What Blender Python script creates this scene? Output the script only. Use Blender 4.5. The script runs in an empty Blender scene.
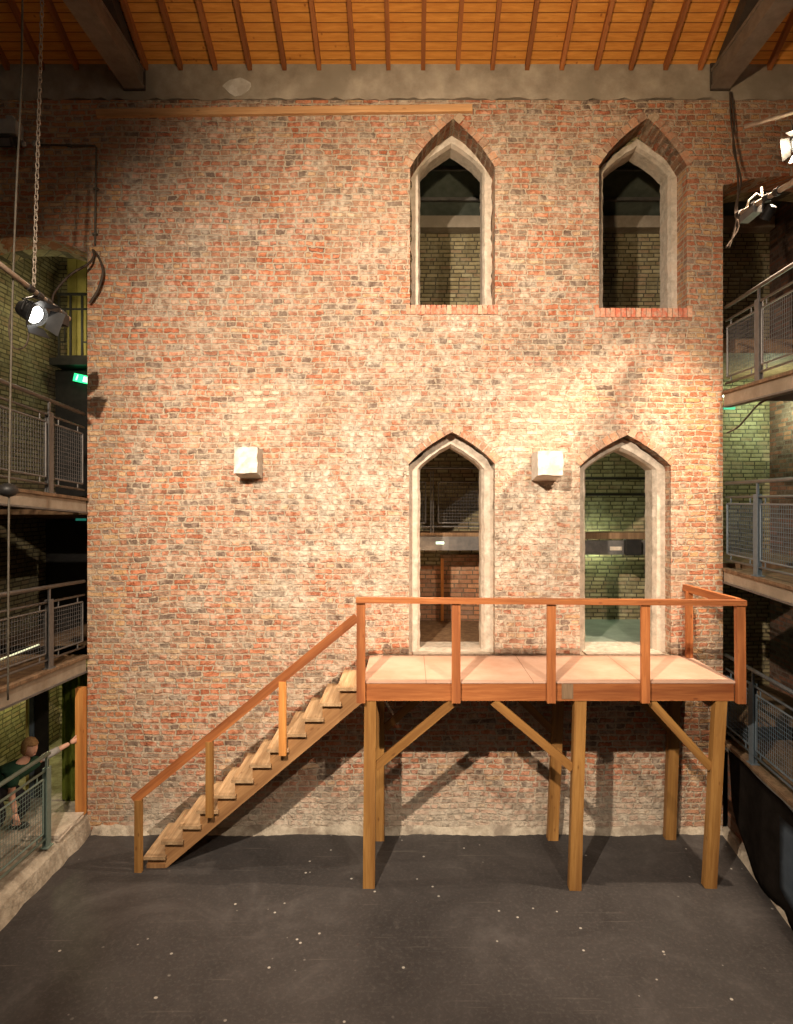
import bpy, bmesh, math, random
from mathutils import Vector, Matrix
from mathutils.geometry import tessellate_polygon
random.seed(7)
PI = math.pi
scn = bpy.context.scene
COL = scn.collection

# ------------------------------------------------------------------ camera
CH = 4.43            # eye height
F = 625.0            # focal length in pixels of the 793 px wide frame
cam_d = bpy.data.cameras.new('camera'); cam = bpy.data.objects.new('camera', cam_d); COL.objects.link(cam)
cam.location = (0, 0, CH); cam.rotation_euler = (PI/2, 0, 0)
cam_d.sensor_fit = 'HORIZONTAL'; cam_d.sensor_width = 36; cam_d.lens = F/793*36
cam_d.shift_x = -13.5/793; cam_d.shift_y = -12/793; cam_d.clip_start = .05
scn.camera = cam

# ------------------------------------------------------------------ view, world, lights
vs = scn.view_settings
vs.view_transform = 'Standard'; vs.look = 'None'; vs.gamma = 1; vs.use_curve_mapping = False; vs.exposure = 0.0
w = bpy.data.worlds.new('world'); scn.world = w; w.use_nodes = True
w.node_tree.nodes['Background'].inputs[0].default_value = (1, .8, .62, 1)
w.node_tree.nodes['Background'].inputs[1].default_value = .02

def lamp(kind, name, loc, target, energy, color, size=.1, angle=60, blend=.5, size_y=None):
    d = bpy.data.lights.new(name, kind); o = bpy.data.objects.new(name, d); COL.objects.link(o)
    d.energy = energy; d.color = color; o.location = loc
    v = Vector(target)-Vector(loc); o.rotation_euler = v.to_track_quat('-Z', 'Y').to_euler()
    if kind == 'SPOT': d.spot_size = math.radians(angle); d.spot_blend = blend; d.shadow_soft_size = size
    elif kind == 'AREA':
        d.size = size; d.shape = 'RECTANGLE'; d.size_y = size_y or size
    else: d.shadow_soft_size = size
    return o
WARM = (1, .815, .63)
lamp('SPOT', 'stage_light_front', (-2.0, .3, 8.2), (-.1, 8.33, 4.3), 5700, WARM, .07, 84, 1.0)
lamp('SPOT', 'stage_light_side', (2.9, .5, 8.4), (.4, 8.33, 3.9), 2100, WARM, .07, 70, 1.0)
lamp('SPOT', 'lantern_beam_right', (4.05, 6.75, 8.25), (1.5, 6.9, 0), 2000, (1, .76, .55), .05, 85, .7)
lamp('SPOT', 'lantern_beam_left', (-4.0, 6.9, 8.3), (-.4, 6.7, 0), 750, (1, .80, .60), .05, 70, .8)
lamp('SPOT', 'floor_light', (.9, 1.0, 9.0), (.8, 6.0, 0), 420, (1, .86, .74), .5, 50, 1.0)
lamp('SPOT', 'ceiling_uplight', (.3, 3.0, 7.4), (1.0, 7.4, 10.5), 850, (1, .74, .46), .12, 92, .9)
lamp('POINT', 'lantern_glare_right', (3.98, 6.5, 8.12), (0, 0, 0), 36, (1, .80, .55), .06)
lamp('AREA', 'hall_fill', (0, -3.0, 9.0), (0, 6.5, 2.0), 48, (1, .84, .68), 5.0, size_y=2.0)
lamp('POINT', 'store_light_lower', (.3, 9.5, 3.5), (0, 0, 0), 13, (1, .62, .34), .1)
lamp('POINT', 'landing_light_green', (3.2, 10.72, 3.66), (0, 0, 0), 16, (.80, 1, .66), .08)
lamp('POINT', 'landing_fill_upper', (2.9, 10.2, 5.3), (0, 0, 0), 6, (.86, .95, .55), .08)  # unseen fill, added to brighten the upper brick through the right doorway
lamp('POINT', 'landing_fill_left', (-.2, 9.4, 5.0), (0, 0, 0), 5, (1, .72, .45), .08)  # added fill with no fitting, lifts the landing railing in the left doorway
lamp('POINT', 'green_light_right', (5.9, 10.2, 5.9), (0, 0, 0), 40, (.78, 1, .66), .15)
lamp('POINT', 'stair_light_left', (-5.3, 9.7, 7.2), (0, 0, 0), 17, (1, .90, .52), .1)
lamp('POINT', 'porch_light_left', (-5.6, 9.7, 1.9), (0, 0, 0), 30, (.92, .95, .42), .1)
lamp('POINT', 'back_room_upper', (-.3, 9.3, 8.4), (0, 0, 0), 2.0, (.9, .85, .6), .1)
lamp('POINT', 'walkway_light_right', (5.3, 7.3, 5.45), (0, 0, 0), 3, (1, .7, .45), .1)

# ------------------------------------------------------------------ node helpers
def new_mat(name):
    m = bpy.data.materials.new(name); m.use_nodes = True
    nt = m.node_tree; b = nt.nodes['Principled BSDF']
    return m, nt, b
class NT:
    def __init__(s, nt): s.nt = nt
    def n(s, t, **kw):
        o = s.nt.nodes.new(t)
        for k, v in kw.items():
            if k.startswith('i_'):
                key = k[2:]; key = int(key) if key.isdigit() else key.replace('_', ' ')
                o.inputs[key].default_value = v
            else: setattr(o, k, v)
        return o
    def l(s, a, b): s.nt.links.new(a, b)
    def math(s, op, a, b=None, c=None, clamp=False):
        o = s.nt.nodes.new('ShaderNodeMath'); o.operation = op; o.use_clamp = clamp
        for i, v in enumerate((a, b, c)):
            if v is None: continue
            if isinstance(v, (int, float)): o.inputs[i].default_value = v
            else: s.l(v, o.inputs[i])
        return o.outputs[0]
    def mix(s, f, a, b, mode='MIX'):
        o = s.nt.nodes.new('ShaderNodeMix'); o.data_type = 'RGBA'; o.blend_type = mode
        for i, v in ((0, f), (6, a), (7, b)):
            if isinstance(v, (int, float)): o.inputs[i].default_value = v
            elif isinstance(v, tuple): o.inputs[i].default_value = (*v[:3], 1)
            else: s.l(v, o.inputs[i])
        return o.outputs[2]
    def ramp(s, f, stops, interp='LINEAR'):
        o = s.nt.nodes.new('ShaderNodeValToRGB'); cr = o.color_ramp; cr.interpolation = interp
        while len(cr.elements) < len(stops): cr.elements.new(.5)
        for e, (p, c) in zip(cr.elements, stops):
            e.position = p; e.color = (*c[:3], 1) if isinstance(c, tuple) else (c, c, c, 1)
        s.l(f, o.inputs[0]); return o.outputs[0]
    def noise(s, vec, scale, detail=4, rough=.55, dist=0):
        o = s.nt.nodes.new('ShaderNodeTexNoise'); o.inputs['Scale'].default_value = scale
        o.inputs['Detail'].default_value = detail; o.inputs['Roughness'].default_value = rough
        o.inputs['Distortion'].default_value = dist
        if vec is not None: s.l(vec, o.inputs['Vector'])
        return o
    def bump(s, h, strength, dist, bsdf, normal=None):
        o = s.nt.nodes.new('ShaderNodeBump'); o.inputs['Strength'].default_value = strength
        o.inputs['Distance'].default_value = dist; s.l(h, o.inputs['Height'])
        s.l(o.outputs[0], bsdf.inputs['Normal'])
    def coord(s, which='Object'):
        return s.nt.nodes.new('ShaderNodeTexCoord').outputs[which]

def sset(b, rough=.8, spec=.3, metal=0):
    b.inputs['Roughness'].default_value = rough; b.inputs['Specular IOR Level'].default_value = spec
    b.inputs['Metallic'].default_value = metal

def smoothstep_band(t, v, a, b):
    o = t.n('ShaderNodeMapRange', interpolation_type='SMOOTHSTEP')
    t.l(v, o.inputs[0]); o.inputs[1].default_value = a; o.inputs[2].default_value = b
    return o.outputs[0]

RED = [(0, (.25, .17, .13)), (.10, (.54, .18, .09)), (.26, (.66, .25, .13)), (.42, (.58, .33, .21)), (.55, (.46, .31, .22)),
       (.66, (.70, .27, .14)), (.78, (.38, .29, .22)), (.88, (.70, .45, .25)), (.94, (.48, .19, .11))]
OLIVE = [(0, (.26, .23, .13)), (.2, (.36, .32, .18)), (.4, (.31, .27, .15)), (.6, (.40, .35, .20)), (.75, (.33, .25, .15)), (.9, (.44, .40, .24))]
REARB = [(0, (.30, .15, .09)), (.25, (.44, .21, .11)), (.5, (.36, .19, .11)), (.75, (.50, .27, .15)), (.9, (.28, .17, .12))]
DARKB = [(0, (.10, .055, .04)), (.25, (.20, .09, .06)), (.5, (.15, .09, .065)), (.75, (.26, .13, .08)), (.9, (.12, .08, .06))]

def brick_mat(name, pal, mortar, washcol, wash=.5, bw=.225, rh=.0765, facade=False, bump=.5):
    m, nt, b = new_mat(name); t = NT(nt); sset(b, .92, .15)
    co = t.coord(); sp = t.n('ShaderNodeSeparateXYZ'); t.l(co, sp.inputs[0])
    X, Y, Z = sp.outputs
    u = t.math('ADD', X, Y)
    # wandering courses
    nz = t.noise(co, 1.1, 2); nz2 = t.noise(co, 9, 4, .7)
    dz = t.math('MULTIPLY', t.math('SUBTRACT', nz.outputs[0], .5), .09 if facade else .02)
    dz2 = t.math('MULTIPLY', t.math('SUBTRACT', nz2.outputs[0], .5), .058 if facade else .012)
    v = t.math('ADD', t.math('ADD', Z, dz), dz2)
    nz3 = t.noise(co, 7.3, 3)
    uu = t.math('ADD', u, t.math('MULTIPLY', t.math('SUBTRACT', nz3.outputs[0], .5), .11 if facade else .02))
    rw = t.n('ShaderNodeTexWhiteNoise', noise_dimensions='1D'); t.l(t.math('FLOOR', t.math('DIVIDE', v, rh)), rw.inputs['W'])
    uu = t.math('ADD', uu, t.math('MULTIPLY', rw.outputs[0], bw))
    cv = t.n('ShaderNodeCombineXYZ'); t.l(uu, cv.inputs[0]); t.l(v, cv.inputs[1])
    br = t.n('ShaderNodeTexBrick', offset=.5, squash=.55 if facade else 1, squash_frequency=2)
    t.l(cv.outputs[0], br.inputs['Vector'])
    br.inputs['Color1'].default_value = (0, 0, 0, 1); br.inputs['Color2'].default_value = (1, 1, 1, 1)
    br.inputs['Mortar'].default_value = (0, 0, 0, 1)
    for k, val in (('Scale', 1), ('Mortar Size', .021 if facade else .013), ('Mortar Smooth', .9 if facade else .5), ('Bias', 0), ('Brick Width', bw), ('Row Height', rh)):
        br.inputs[k].default_value = val
    col = t.ramp(br.outputs['Color'], pal, 'CONSTANT')
    fine = t.noise(co, 38, 5, .7); mid = t.noise(co, 13, 4, .65); big = t.noise(co, .75, 5, .6); big2 = t.noise(co, 2.3, 6, .65)
    col = t.mix(.55, col, t.ramp(mid.outputs[0], [(.25, (.35, .25, .2)), (.5, (.85, .8, .75)), (.75, (1.35, 1.2, 1.1))]), 'MULTIPLY')
    if facade:
        wob = t.math('MULTIPLY', t.math('SUBTRACT', big2.outputs[0], .5), .25); ux = t.math('ADD', X, wob)
        endm = t.math('ADD', t.math('LESS_THAN', ux, -3.80), t.math('GREATER_THAN', ux, 3.66), clamp=True)
        col = t.mix(t.math('MULTIPLY', endm, .8), col, t.ramp(br.outputs['Color'], [(0, (.56, .20, .10)), (.2, (.72, .46, .22)), (.35, (.50, .22, .13)), (.5, (.30, .22, .17)), (.62, (.70, .30, .14)), (.78, (.62, .24, .13)), (.9, (.76, .55, .32))], 'CONSTANT'))
        big3 = t.noise(co, 1.6, 3)
        col = t.mix(t.ramp(big3.outputs[0], [(.45, 0.0), (.62, .65)]), col, t.mix(.5, col, (.36, .28, .20)))
    mort = t.mix(fine.outputs[0], tuple(c*.55 for c in mortar), tuple(c*1.25 for c in mortar))
    # mortar smeared past the joints
    smear = t.ramp(t.math('ADD', t.math('MULTIPLY', mid.outputs[0], .6), t.math('MULTIPLY', fine.outputs[0], .4)), [(.52, 0.0), (.62, 1.0)])
    edge = t.math('ADD', br.outputs['Fac'], t.math('MULTIPLY', t.math('SUBTRACT', mid.outputs[0], .5), 1.5 if facade else .5))
    edge = t.math('ADD', edge, t.math('MULTIPLY', t.math('SUBTRACT', fine.outputs[0], .5), .8 if facade else .3))
    edge = smoothstep_band(t, edge, .44 if facade else .38, .70 if facade else .62)
    mfac = t.math('MAXIMUM', edge, t.math('MULTIPLY', smear, .35 if facade else .2), clamp=True)
    out = t.mix(mfac, col, mort)
    # lime wash and old plaster left on the face
    wf = t.math('MULTIPLY', t.ramp(big2.outputs[0], [(.42, 0.0), (.66, 1.0)]), wash)
    wf2 = t.math('MULTIPLY', t.ramp(mid.outputs[0], [(.38, .2), (.62, 1.0)]), 1.0)
    wf = t.math('MULTIPLY', wf, wf2)
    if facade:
        # mid-wall plaster, paler to paint in the lamps' hot-spot, cleaner brick at both ends
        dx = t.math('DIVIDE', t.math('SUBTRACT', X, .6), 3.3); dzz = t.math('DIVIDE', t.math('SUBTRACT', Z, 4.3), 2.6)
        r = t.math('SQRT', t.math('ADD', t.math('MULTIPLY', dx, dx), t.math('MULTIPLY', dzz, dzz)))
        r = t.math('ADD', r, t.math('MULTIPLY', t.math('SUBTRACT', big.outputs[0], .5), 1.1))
        plaster_hotspot = t.math('SUBTRACT', 1, smoothstep_band(t, r, .25, 1.25))
        wf = t.math('ADD', wf, t.math('MULTIPLY', t.math('MULTIPLY', plaster_hotspot, t.ramp(t.math('ADD', t.math('MULTIPLY', mid.outputs[0], .5), t.math('MULTIPLY', big2.outputs[0], .5)), [(.38, .05), (.62, .95)])), .72), clamp=True)
        base = t.math('SUBTRACT', 1, smoothstep_band(t, t.math('ADD', Z, t.math('MULTIPLY', t.math('SUBTRACT', big2.outputs[0], .5), .9)), .05, .9))
        wf = t.math('ADD', wf, t.math('MULTIPLY', base, .62), clamp=True)
        ends = t.math('MULTIPLY', smoothstep_band(t, t.math('ADD', X, t.math('MULTIPLY', t.math('SUBTRACT', big2.outputs[0], .5), .3)), -3.9, -3.65),
                      t.math('SUBTRACT', 1, smoothstep_band(t, t.math('ADD', X, t.math('MULTIPLY', t.math('SUBTRACT', big2.outputs[0], .5), .3)), 3.55, 3.75)))
        wf = t.math('MULTIPLY', wf, t.math('ADD', t.math('MULTIPLY', ends, .85), .15))
    wc = t.mix(fine.outputs[0], tuple(c*.72 for c in washcol), tuple(min(1, c*1.2) for c in washcol))
    out = t.mix(wf, out, wc)
    if facade:
        # pale new bricks let in over the corbels
        for cx, cz, hw, hh in ((-2.02, 5.62, .36, .34), (1.7, 5.55, .42, .62)):
            ax = t.math('DIVIDE', t.math('ABSOLUTE', t.math('SUBTRACT', u, cx+8.33)), hw)
            az = t.math('DIVIDE', t.math('ABSOLUTE', t.math('SUBTRACT', Z, cz)), hh)
            q = t.math('ADD', t.math('MAXIMUM', ax, az), t.math('MULTIPLY', t.math('SUBTRACT', big2.outputs[0], .5), 2.2))
            mk = t.math('MULTIPLY', t.math('LESS_THAN', q, 1), t.math('SUBTRACT', 1, br.outputs['Fac']))
            mk = t.math('MULTIPLY', t.math('MULTIPLY', mk, .75), t.math('SUBTRACT', 1, edge))
            out = t.mix(mk, out, t.ramp(br.outputs['Color'], [(0, (.56, .30, .21)), (.3, (.74, .62, .46)), (.5, (.60, .36, .27)), (.8, (.76, .66, .50))], 'CONSTANT'))
    t.l(out, b.inputs['Base Color'])
    h = t.math('ADD', t.math('MULTIPLY', t.math('SUBTRACT', 1, mfac), .5), t.math('ADD', t.math('MULTIPLY', fine.outputs[0], .5), t.math('MULTIPLY', mid.outputs[0], .9)))
    t.bump(h, bump, .085 if facade else .03, b)
    return m

def noisy_mat(name, c1, c2, scale=6, rough=.85, spec=.25, bump=.2, dist=.01, metal=0, c3=None, detail=6):
    m, nt, b = new_mat(name); t = NT(nt); sset(b, rough, spec, metal)
    co = t.coord(); n1 = t.noise(co, scale, detail, .65)
    col = t.ramp(n1.outputs[0], [(.3, c1), (.7, c2)])
    if c3:
        n2 = t.noise(co, scale*.35, 5, .6); col = t.mix(t.ramp(n2.outputs[0], [(.5, 0.0), (.62, .8)]), col, c3)
    t.l(col, b.inputs['Base Color'])
    if bump: t.bump(t.noise(co, scale*3, 5).outputs[0], bump, dist, b)
    return m

def wood_mat(name, c1, c2, dark, rough=.6, knots=True):
    """grain runs along the object's own Z"""
    m, nt, b = new_mat(name); t = NT(nt); sset(b, rough, .3)
    co = t.coord(); info = t.n('ShaderNodeObjectInfo')
    mp = t.n('ShaderNodeMapping'); t.l(co, mp.inputs[0]); mp.inputs['Scale'].default_value = (1, 1, .06)
    off = t.n('ShaderNodeCombineXYZ'); t.l(t.math('MULTIPLY', info.outputs['Random'], 17), off.inputs[0]); t.l(t.math('MULTIPLY', info.outputs['Random'], 5), off.inputs[2])
    t.l(off.outputs[0], mp.inputs['Location'])
    g = t.noise(mp.outputs[0], 42, 6, .6, .6); g2 = t.noise(mp.outputs[0], 9, 3)
    col = t.ramp(g.outputs[0], [(.3, c1), (.65, c2)])
    col = t.mix(t.ramp(g2.outputs[0], [(.35, 0.0), (.7, .75)]), col, dark)
    if knots:
        v = t.n('ShaderNodeTexVoronoi'); mp2 = t.n('ShaderNodeMapping'); t.l(co, mp2.inputs[0]); mp2.inputs['Scale'].default_value = (1.2, 1.2, .5)
        t.l(off.outputs[0], mp2.inputs['Location']); t.l(mp2.outputs[0], v.inputs['Vector']); v.inputs['Scale'].default_value = 7
        col = t.mix(t.ramp(v.outputs['Distance'], [(.06, .75), (.13, 0.0)]), col, dark)
    tint = t.math('ADD', .86, t.math('MULTIPLY', info.outputs['Random'], .28))
    tc = t.n('ShaderNodeCombineColor'); [t.l(tint, tc.inputs[i]) for i in range(3)]
    col = t.mix(1.0, col, tc.outputs[0], 'MULTIPLY')
    t.l(col, b.inputs['Base Color']); t.bump(g.outputs[0], .25, .004, b)
    return m

def emit_mat(name, color, strength):
    m, nt, b = new_mat(name); b.inputs['Base Color'].default_value = (*color, 1)
    b.inputs['Emission Color'].default_value = (*color, 1); b.inputs['Emission Strength'].default_value = strength
    return m

M = {}
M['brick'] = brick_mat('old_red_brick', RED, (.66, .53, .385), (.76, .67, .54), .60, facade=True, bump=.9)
M['brick_olive'] = brick_mat('olive_stock_brick', OLIVE, (.10, .085, .055), (.46, .44, .32), .35, bw=.205, rh=.07, bump=.6)
M['brick_rear'] = brick_mat('brown_rear_brick', REARB, (.16, .11, .07), (.45, .38, .28), .3, bump=.4)
M['brick_dark'] = brick_mat('sooty_brick', DARKB, (.13, .10, .08), (.3, .25, .2), .2, bump=.4)
M['concrete'] = noisy_mat('weathered_concrete', (.25, .205, .155), (.46, .40, .315), 3.2, .9, .2, .35, .01, c3=(.27, .23, .175))
M['render'] = noisy_mat('rough_render', (.30, .26, .20), (.58, .52, .42), 7, .95, .1, .8, .03, c3=(.22, .18, .14))
M['stone'] = noisy_mat('limestone', (.38, .32, .25), (.70, .63, .53), 11, .9, .2, .6, .012, c3=(.60, .50, .40))
M['corbel_stone'] = noisy_mat('pale_corbel_stone', (.56, .52, .45), (.76, .73, .67), 14, .9, .2, .4, .01, c3=(.50, .45, .38))
M['wood_red'] = wood_mat('stained_pine', (.34, .11, .034), (.54, .205, .068), (.17, .05, .02), .5)
M['wood_yellow'] = wood_mat('treated_pine', (.30, .145, .036), (.44, .235, .072), (.15, .06, .018), .55)
M['wood_orange'] = wood_mat('orange_pine', (.62, .25, .06), (.80, .38, .11), (.32, .11, .03), .55)
M['wood_tread'] = wood_mat('worn_tread_timber', (.38, .24, .12), (.62, .44, .26), (.20, .11, .05), .6)
M['wood_string'] = wood_mat('stringer_timber', (.34, .17, .07), (.50, .28, .12), (.18, .08, .03), .6)
M['wood_batten'] = wood_mat('pale_batten', (.62, .33, .14), (.82, .50, .25), (.35, .16, .06), .6)
M['wood_rafter'] = wood_mat('rafter_timber', (.30, .10, .028), (.42, .155, .045), (.16, .05, .015), .6)
M['wood_old'] = wood_mat('old_dark_timber', (.16, .10, .055), (.30, .20, .12), (.08, .05, .03), .7)
M['steel_blue'] = noisy_mat('blue_grey_paint', (.09, .125, .155), (.15, .195, .23), 12, .45, .5, .05, metal=.2)
M['steel_grey'] = noisy_mat('grey_paint', (.10, .10, .10), (.18, .17, .16), 10, .5, .5, .1, metal=.3)
M['steel_green'] = noisy_mat('green_grey_paint', (.14, .20, .18), (.22, .29, .25), 12, .45, .5, .05, metal=.2)
M['truss_grey'] = noisy_mat('weathered_steel', (.13, .10, .075), (.23, .19, .15), 5, .6, .4, .2, metal=.1)
M['truss_dark'] = noisy_mat('dark_truss_steel', (.035, .025, .02), (.08, .06, .045), 6, .6, .4, .1)
M['black'] = noisy_mat('black_paint', (.012, .012, .012), (.03, .028, .026), 9, .5, .4, .05)
M['rubber'] = noisy_mat('cable_rubber', (.05, .035, .025), (.10, .075, .055), 20, .6, .3, .05)
M['rope'] = noisy_mat('steel_rope', (.09, .08, .06), (.17, .15, .12), 30, .7, .2, .1)
M['chain'] = noisy_mat('galvanised_chain', (.22, .18, .14), (.42, .36, .29), 20, .6, .3, .1)
M['bar'] = noisy_mat('scaffold_bar', (.28, .22, .17), (.50, .42, .34), 14, .5, .5, .1, metal=.4)
M['white_paint'] = noisy_mat('grey_white_casing', (.34, .34, .32), (.46, .46, .43), 10, .5, .4, .03)
M['curtain'] = noisy_mat('black_drape', (.018, .015, .013), (.036, .030, .026), 5, .98, .05, .3, .02)
M['cloth_olive'] = noisy_mat('olive_curtain', (.10, .12, .02), (.17, .20, .035), 6, .95, .1, .2)
M['blue_cloth'] = noisy_mat('blue_grey_plastic', (.10, .14, .19), (.16, .21, .27), 6, .6, .3, .1)
M['yellow_board'] = noisy_mat('yellow_boarding', (.50, .42, .12), (.68, .58, .20), 4, .7, .2, .1)
M['floor_board'] = wood_mat('gallery_boards', (.20, .12, .06), (.34, .22, .12), (.10, .05, .03), .7)
M['ceil_grey'] = noisy_mat('grey_green_board', (.07, .085, .07), (.13, .15, .125), 5, .8, .2, .1)
M['green_floor'] = noisy_mat('green_grey_lino', (.18, .22, .18), (.28, .33, .27), 3, .6, .3, .05)
M['exit'] = emit_mat('exit_sign_green', (.03, .85, .25), 2.0)
M['exit_dim'] = emit_mat('exit_sign_dim', (.05, .45, .32), .25)
M['sign_white'] = emit_mat('exit_sign_white', (.75, 1, .8), 1.5)
M['tube'] = emit_mat('fluorescent_tube', (.80, 1, .72), 9)
M['strip'] = emit_mat('strip_light_glow', (.95, .95, .60), .9)
M['hot_lens'] = emit_mat('lit_lens', (1, .96, .88), 9)
M['dead_lens'] = noisy_mat('dark_glass_lens', (.05, .05, .06), (.10, .10, .11), 5, .1, .8, 0)
M['blue_gel'] = noisy_mat('blue_gel', (.05, .12, .22), (.08, .18, .30), 5, .3, .5, 0)
M['skin'] = noisy_mat('skin', (.62, .34, .24), (.70, .42, .30), 12, .6, .3, .03)
M['hair'] = noisy_mat('light_brown_hair', (.22, .12, .05), (.40, .25, .11), 40, .7, .3, .3)
M['shirt'] = noisy_mat('dark_green_jersey', (.02, .055, .035), (.035, .085, .055), 10, .9, .1, .2)
M['sleeve'] = noisy_mat('pale_grey_sleeve', (.30, .29, .27), (.42, .40, .37), 12, .9, .1, .2)
M['trouser'] = noisy_mat('black_trouser', (.02, .02, .025), (.04, .04, .045), 10, .9, .1, .2)
M['eye'] = noisy_mat('eye_dark', (.02, .015, .01), (.03, .02, .015), 5, .2, .5, 0)

def island_brick(name, stops):
    m, nt, b = new_mat(name); t = NT(nt); sset(b, .92, .15)
    g = t.n('ShaderNodeNewGeometry'); co = t.coord(); mid = t.noise(co, 16, 5, .7)
    col = t.ramp(g.outputs['Random Per Island'], stops, 'CONSTANT')
    col = t.mix(t.ramp(mid.outputs[0], [(.45, 0.0), (.65, .75)]), col, (.56, .47, .36))
    col = t.mix(.5, col, t.ramp(t.noise(co, 40, 4).outputs[0], [(.3, (.5, .45, .4)), (.7, (1.2, 1.15, 1.1))]), 'MULTIPLY')
    t.l(col, b.inputs['Base Color']); t.bump(mid.outputs[0], .6, .02, b)
    return m
M['arch_brick'] = island_brick('arch_brick', [(0, (.42, .20, .12)), (.25, (.50, .26, .16)), (.45, (.36, .22, .15)), (.65, (.56, .30, .18)), (.85, (.48, .36, .25))])
M['sill_brick'] = island_brick('sill_brick', [(0, (.66, .20, .12)), (.3, (.74, .30, .19)), (.6, (.58, .18, .11)), (.8, (.72, .42, .28))])

def ceiling_mat():
    m, nt, b = new_mat('pine_roof_boards'); t = NT(nt); sset(b, .5, .35)
    co = t.coord(); sp = t.n('ShaderNodeSeparateXYZ'); t.l(co, sp.inputs[0]); X, Y, Z = sp.outputs
    s = t.math('DIVIDE', Y, .094); idx = t.math('FLOOR', s); fr = t.math('FRACT', s)
    wn = t.n('ShaderNodeTexWhiteNoise', noise_dimensions='1D'); t.l(idx, wn.inputs['W'])
    cv = t.n('ShaderNodeCombineXYZ'); t.l(t.math('ADD', t.math('MULTIPLY', X, .12), t.math('MULTIPLY', wn.outputs[0], 9)), cv.inputs[0]); t.l(Y, cv.inputs[1])
    g = t.noise(cv.outputs[0], 30, 5, .6, .4)
    col = t.ramp(g.outputs[0], [(.3, (.52, .20, .030)), (.7, (.74, .34, .065))])
    cv2 = t.n('ShaderNodeCombineXYZ'); t.l(t.math('ADD', X, t.math('MULTIPLY', wn.outputs[0], 7)), cv2.inputs[0]); t.l(Y, cv2.inputs[1])
    v = t.n('ShaderNodeTexVoronoi'); t.l(cv2.outputs[0], v.inputs['Vector']); v.inputs['Scale'].default_value = 6
    col = t.mix(t.ramp(v.outputs['Distance'], [(.05, .8), (.12, 0.0)]), col, (.22, .06, .012))
    col = t.mix(t.math('MULTIPLY', wn.outputs[0], .35), col, (.45, .16, .03))
    gap = t.math('ADD', t.math('LESS_THAN', fr, .08), t.math('GREATER_THAN', fr, .96), clamp=True)
    col = t.mix(t.math('MULTIPLY', gap, .8), col, (.14, .045, .01))
    t.l(col, b.inputs['Base Color']); t.bump(t.math('SUBTRACT', 1, gap), .5, .006, b)
    return m
M['ceiling'] = ceiling_mat()

def floor_mat():
    m, nt, b = new_mat('worn_black_floor'); t = NT(nt); sset(b, .62, .35)
    co = t.coord(); n1 = t.noise(co, .9, 7, .65, .6); n2 = t.noise(co, 26, 6, .7); n3 = t.noise(co, 3.5, 6, .7, 1.5)
    col = t.ramp(n1.outputs[0], [(.3, (.030, .027, .0265)), (.55, (.050, .046, .045)), (.75, (.098, .092, .090))])
    col = t.mix(t.ramp(n2.outputs[0], [(.5, 0.0), (.78, .5)]), col, (.13, .12, .11))
    col = t.mix(t.ramp(n3.outputs[0], [(.60, 0.0), (.75, .45)]), col, (.12, .11, .10))
    # dried drips and scuffs
    v = t.n('ShaderNodeTexVoronoi'); t.l(co, v.inputs['Vector']); v.inputs['Scale'].default_value = 6.5
    gate = t.ramp(t.noise(co, 1.3, 3).outputs[0], [(.52, 0.0), (.56, 1.0)])
    col = t.mix(t.math('MULTIPLY', t.ramp(v.outputs['Distance'], [(.07, 1.0), (.11, 0.0)]), gate), col, (.42, .40, .36))
    mp = t.n('ShaderNodeMapping'); t.l(co, mp.inputs[0]); mp.inputs['Rotation'].default_value = (0, 0, .9); mp.inputs['Scale'].default_value = (.35, 9, 1)
    n4 = t.noise(mp.outputs[0], 2.1, 3, .6)
    mp2 = t.n('ShaderNodeMapping'); t.l(co, mp2.inputs[0]); mp2.inputs['Rotation'].default_value = (0, 0, -.5); mp2.inputs['Scale'].default_value = (.4, 11, 1)
    n5 = t.noise(mp2.outputs[0], 1.7, 3, .6)
    col = t.mix(t.ramp(n4.outputs[0], [(.66, 0.0), (.72, .4)]), col, (.15, .135, .12))
    col = t.mix(t.ramp(n5.outputs[0], [(.66, 0.0), (.72, .35)]), col, (.15, .135, .12))
    t.l(col, b.inputs['Base Color']); t.bump(n2.outputs[0], .25, .006, b)
    t.l(t.ramp(n1.outputs[0], [(.3, .75), (.7, .5)]), b.inputs['Roughness'])
    return m
M['floor'] = floor_mat()

def ply_mat():
    m, nt, b = new_mat('dusty_plywood'); t = NT(nt); sset(b, .7, .25)
    co = t.coord(); n1 = t.noise(co, 1.6, 5, .6); n2 = t.noise(co, 20, 5, .7)
    mp = t.n('ShaderNodeMapping'); t.l(co, mp.inputs[0]); mp.inputs['Scale'].default_value = (.1, 1, 1)
    g = t.noise(mp.outputs[0], 40, 4)
    col = t.ramp(n1.outputs[0], [(.35, (.52, .31, .215)), (.65, (.66, .45, .34))])
    col = t.mix(t.math('MULTIPLY', g.outputs[0], .3), col, (.42, .24, .16))
    sp = t.n('ShaderNodeSeparateXYZ'); t.l(co, sp.inputs[0])
    fr = t.math('FRACT', t.math('DIVIDE', t.math('ADD', sp.outputs[0], .2), 1.22))
    col = t.mix(t.math('MULTIPLY', t.math('LESS_THAN', fr, .006), .8), col, (.2, .1, .06))
    t.l(col, b.inputs['Base Color']); t.bump(n2.outputs[0], .1, .003, b); return m
M['ply'] = ply_mat()

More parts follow.
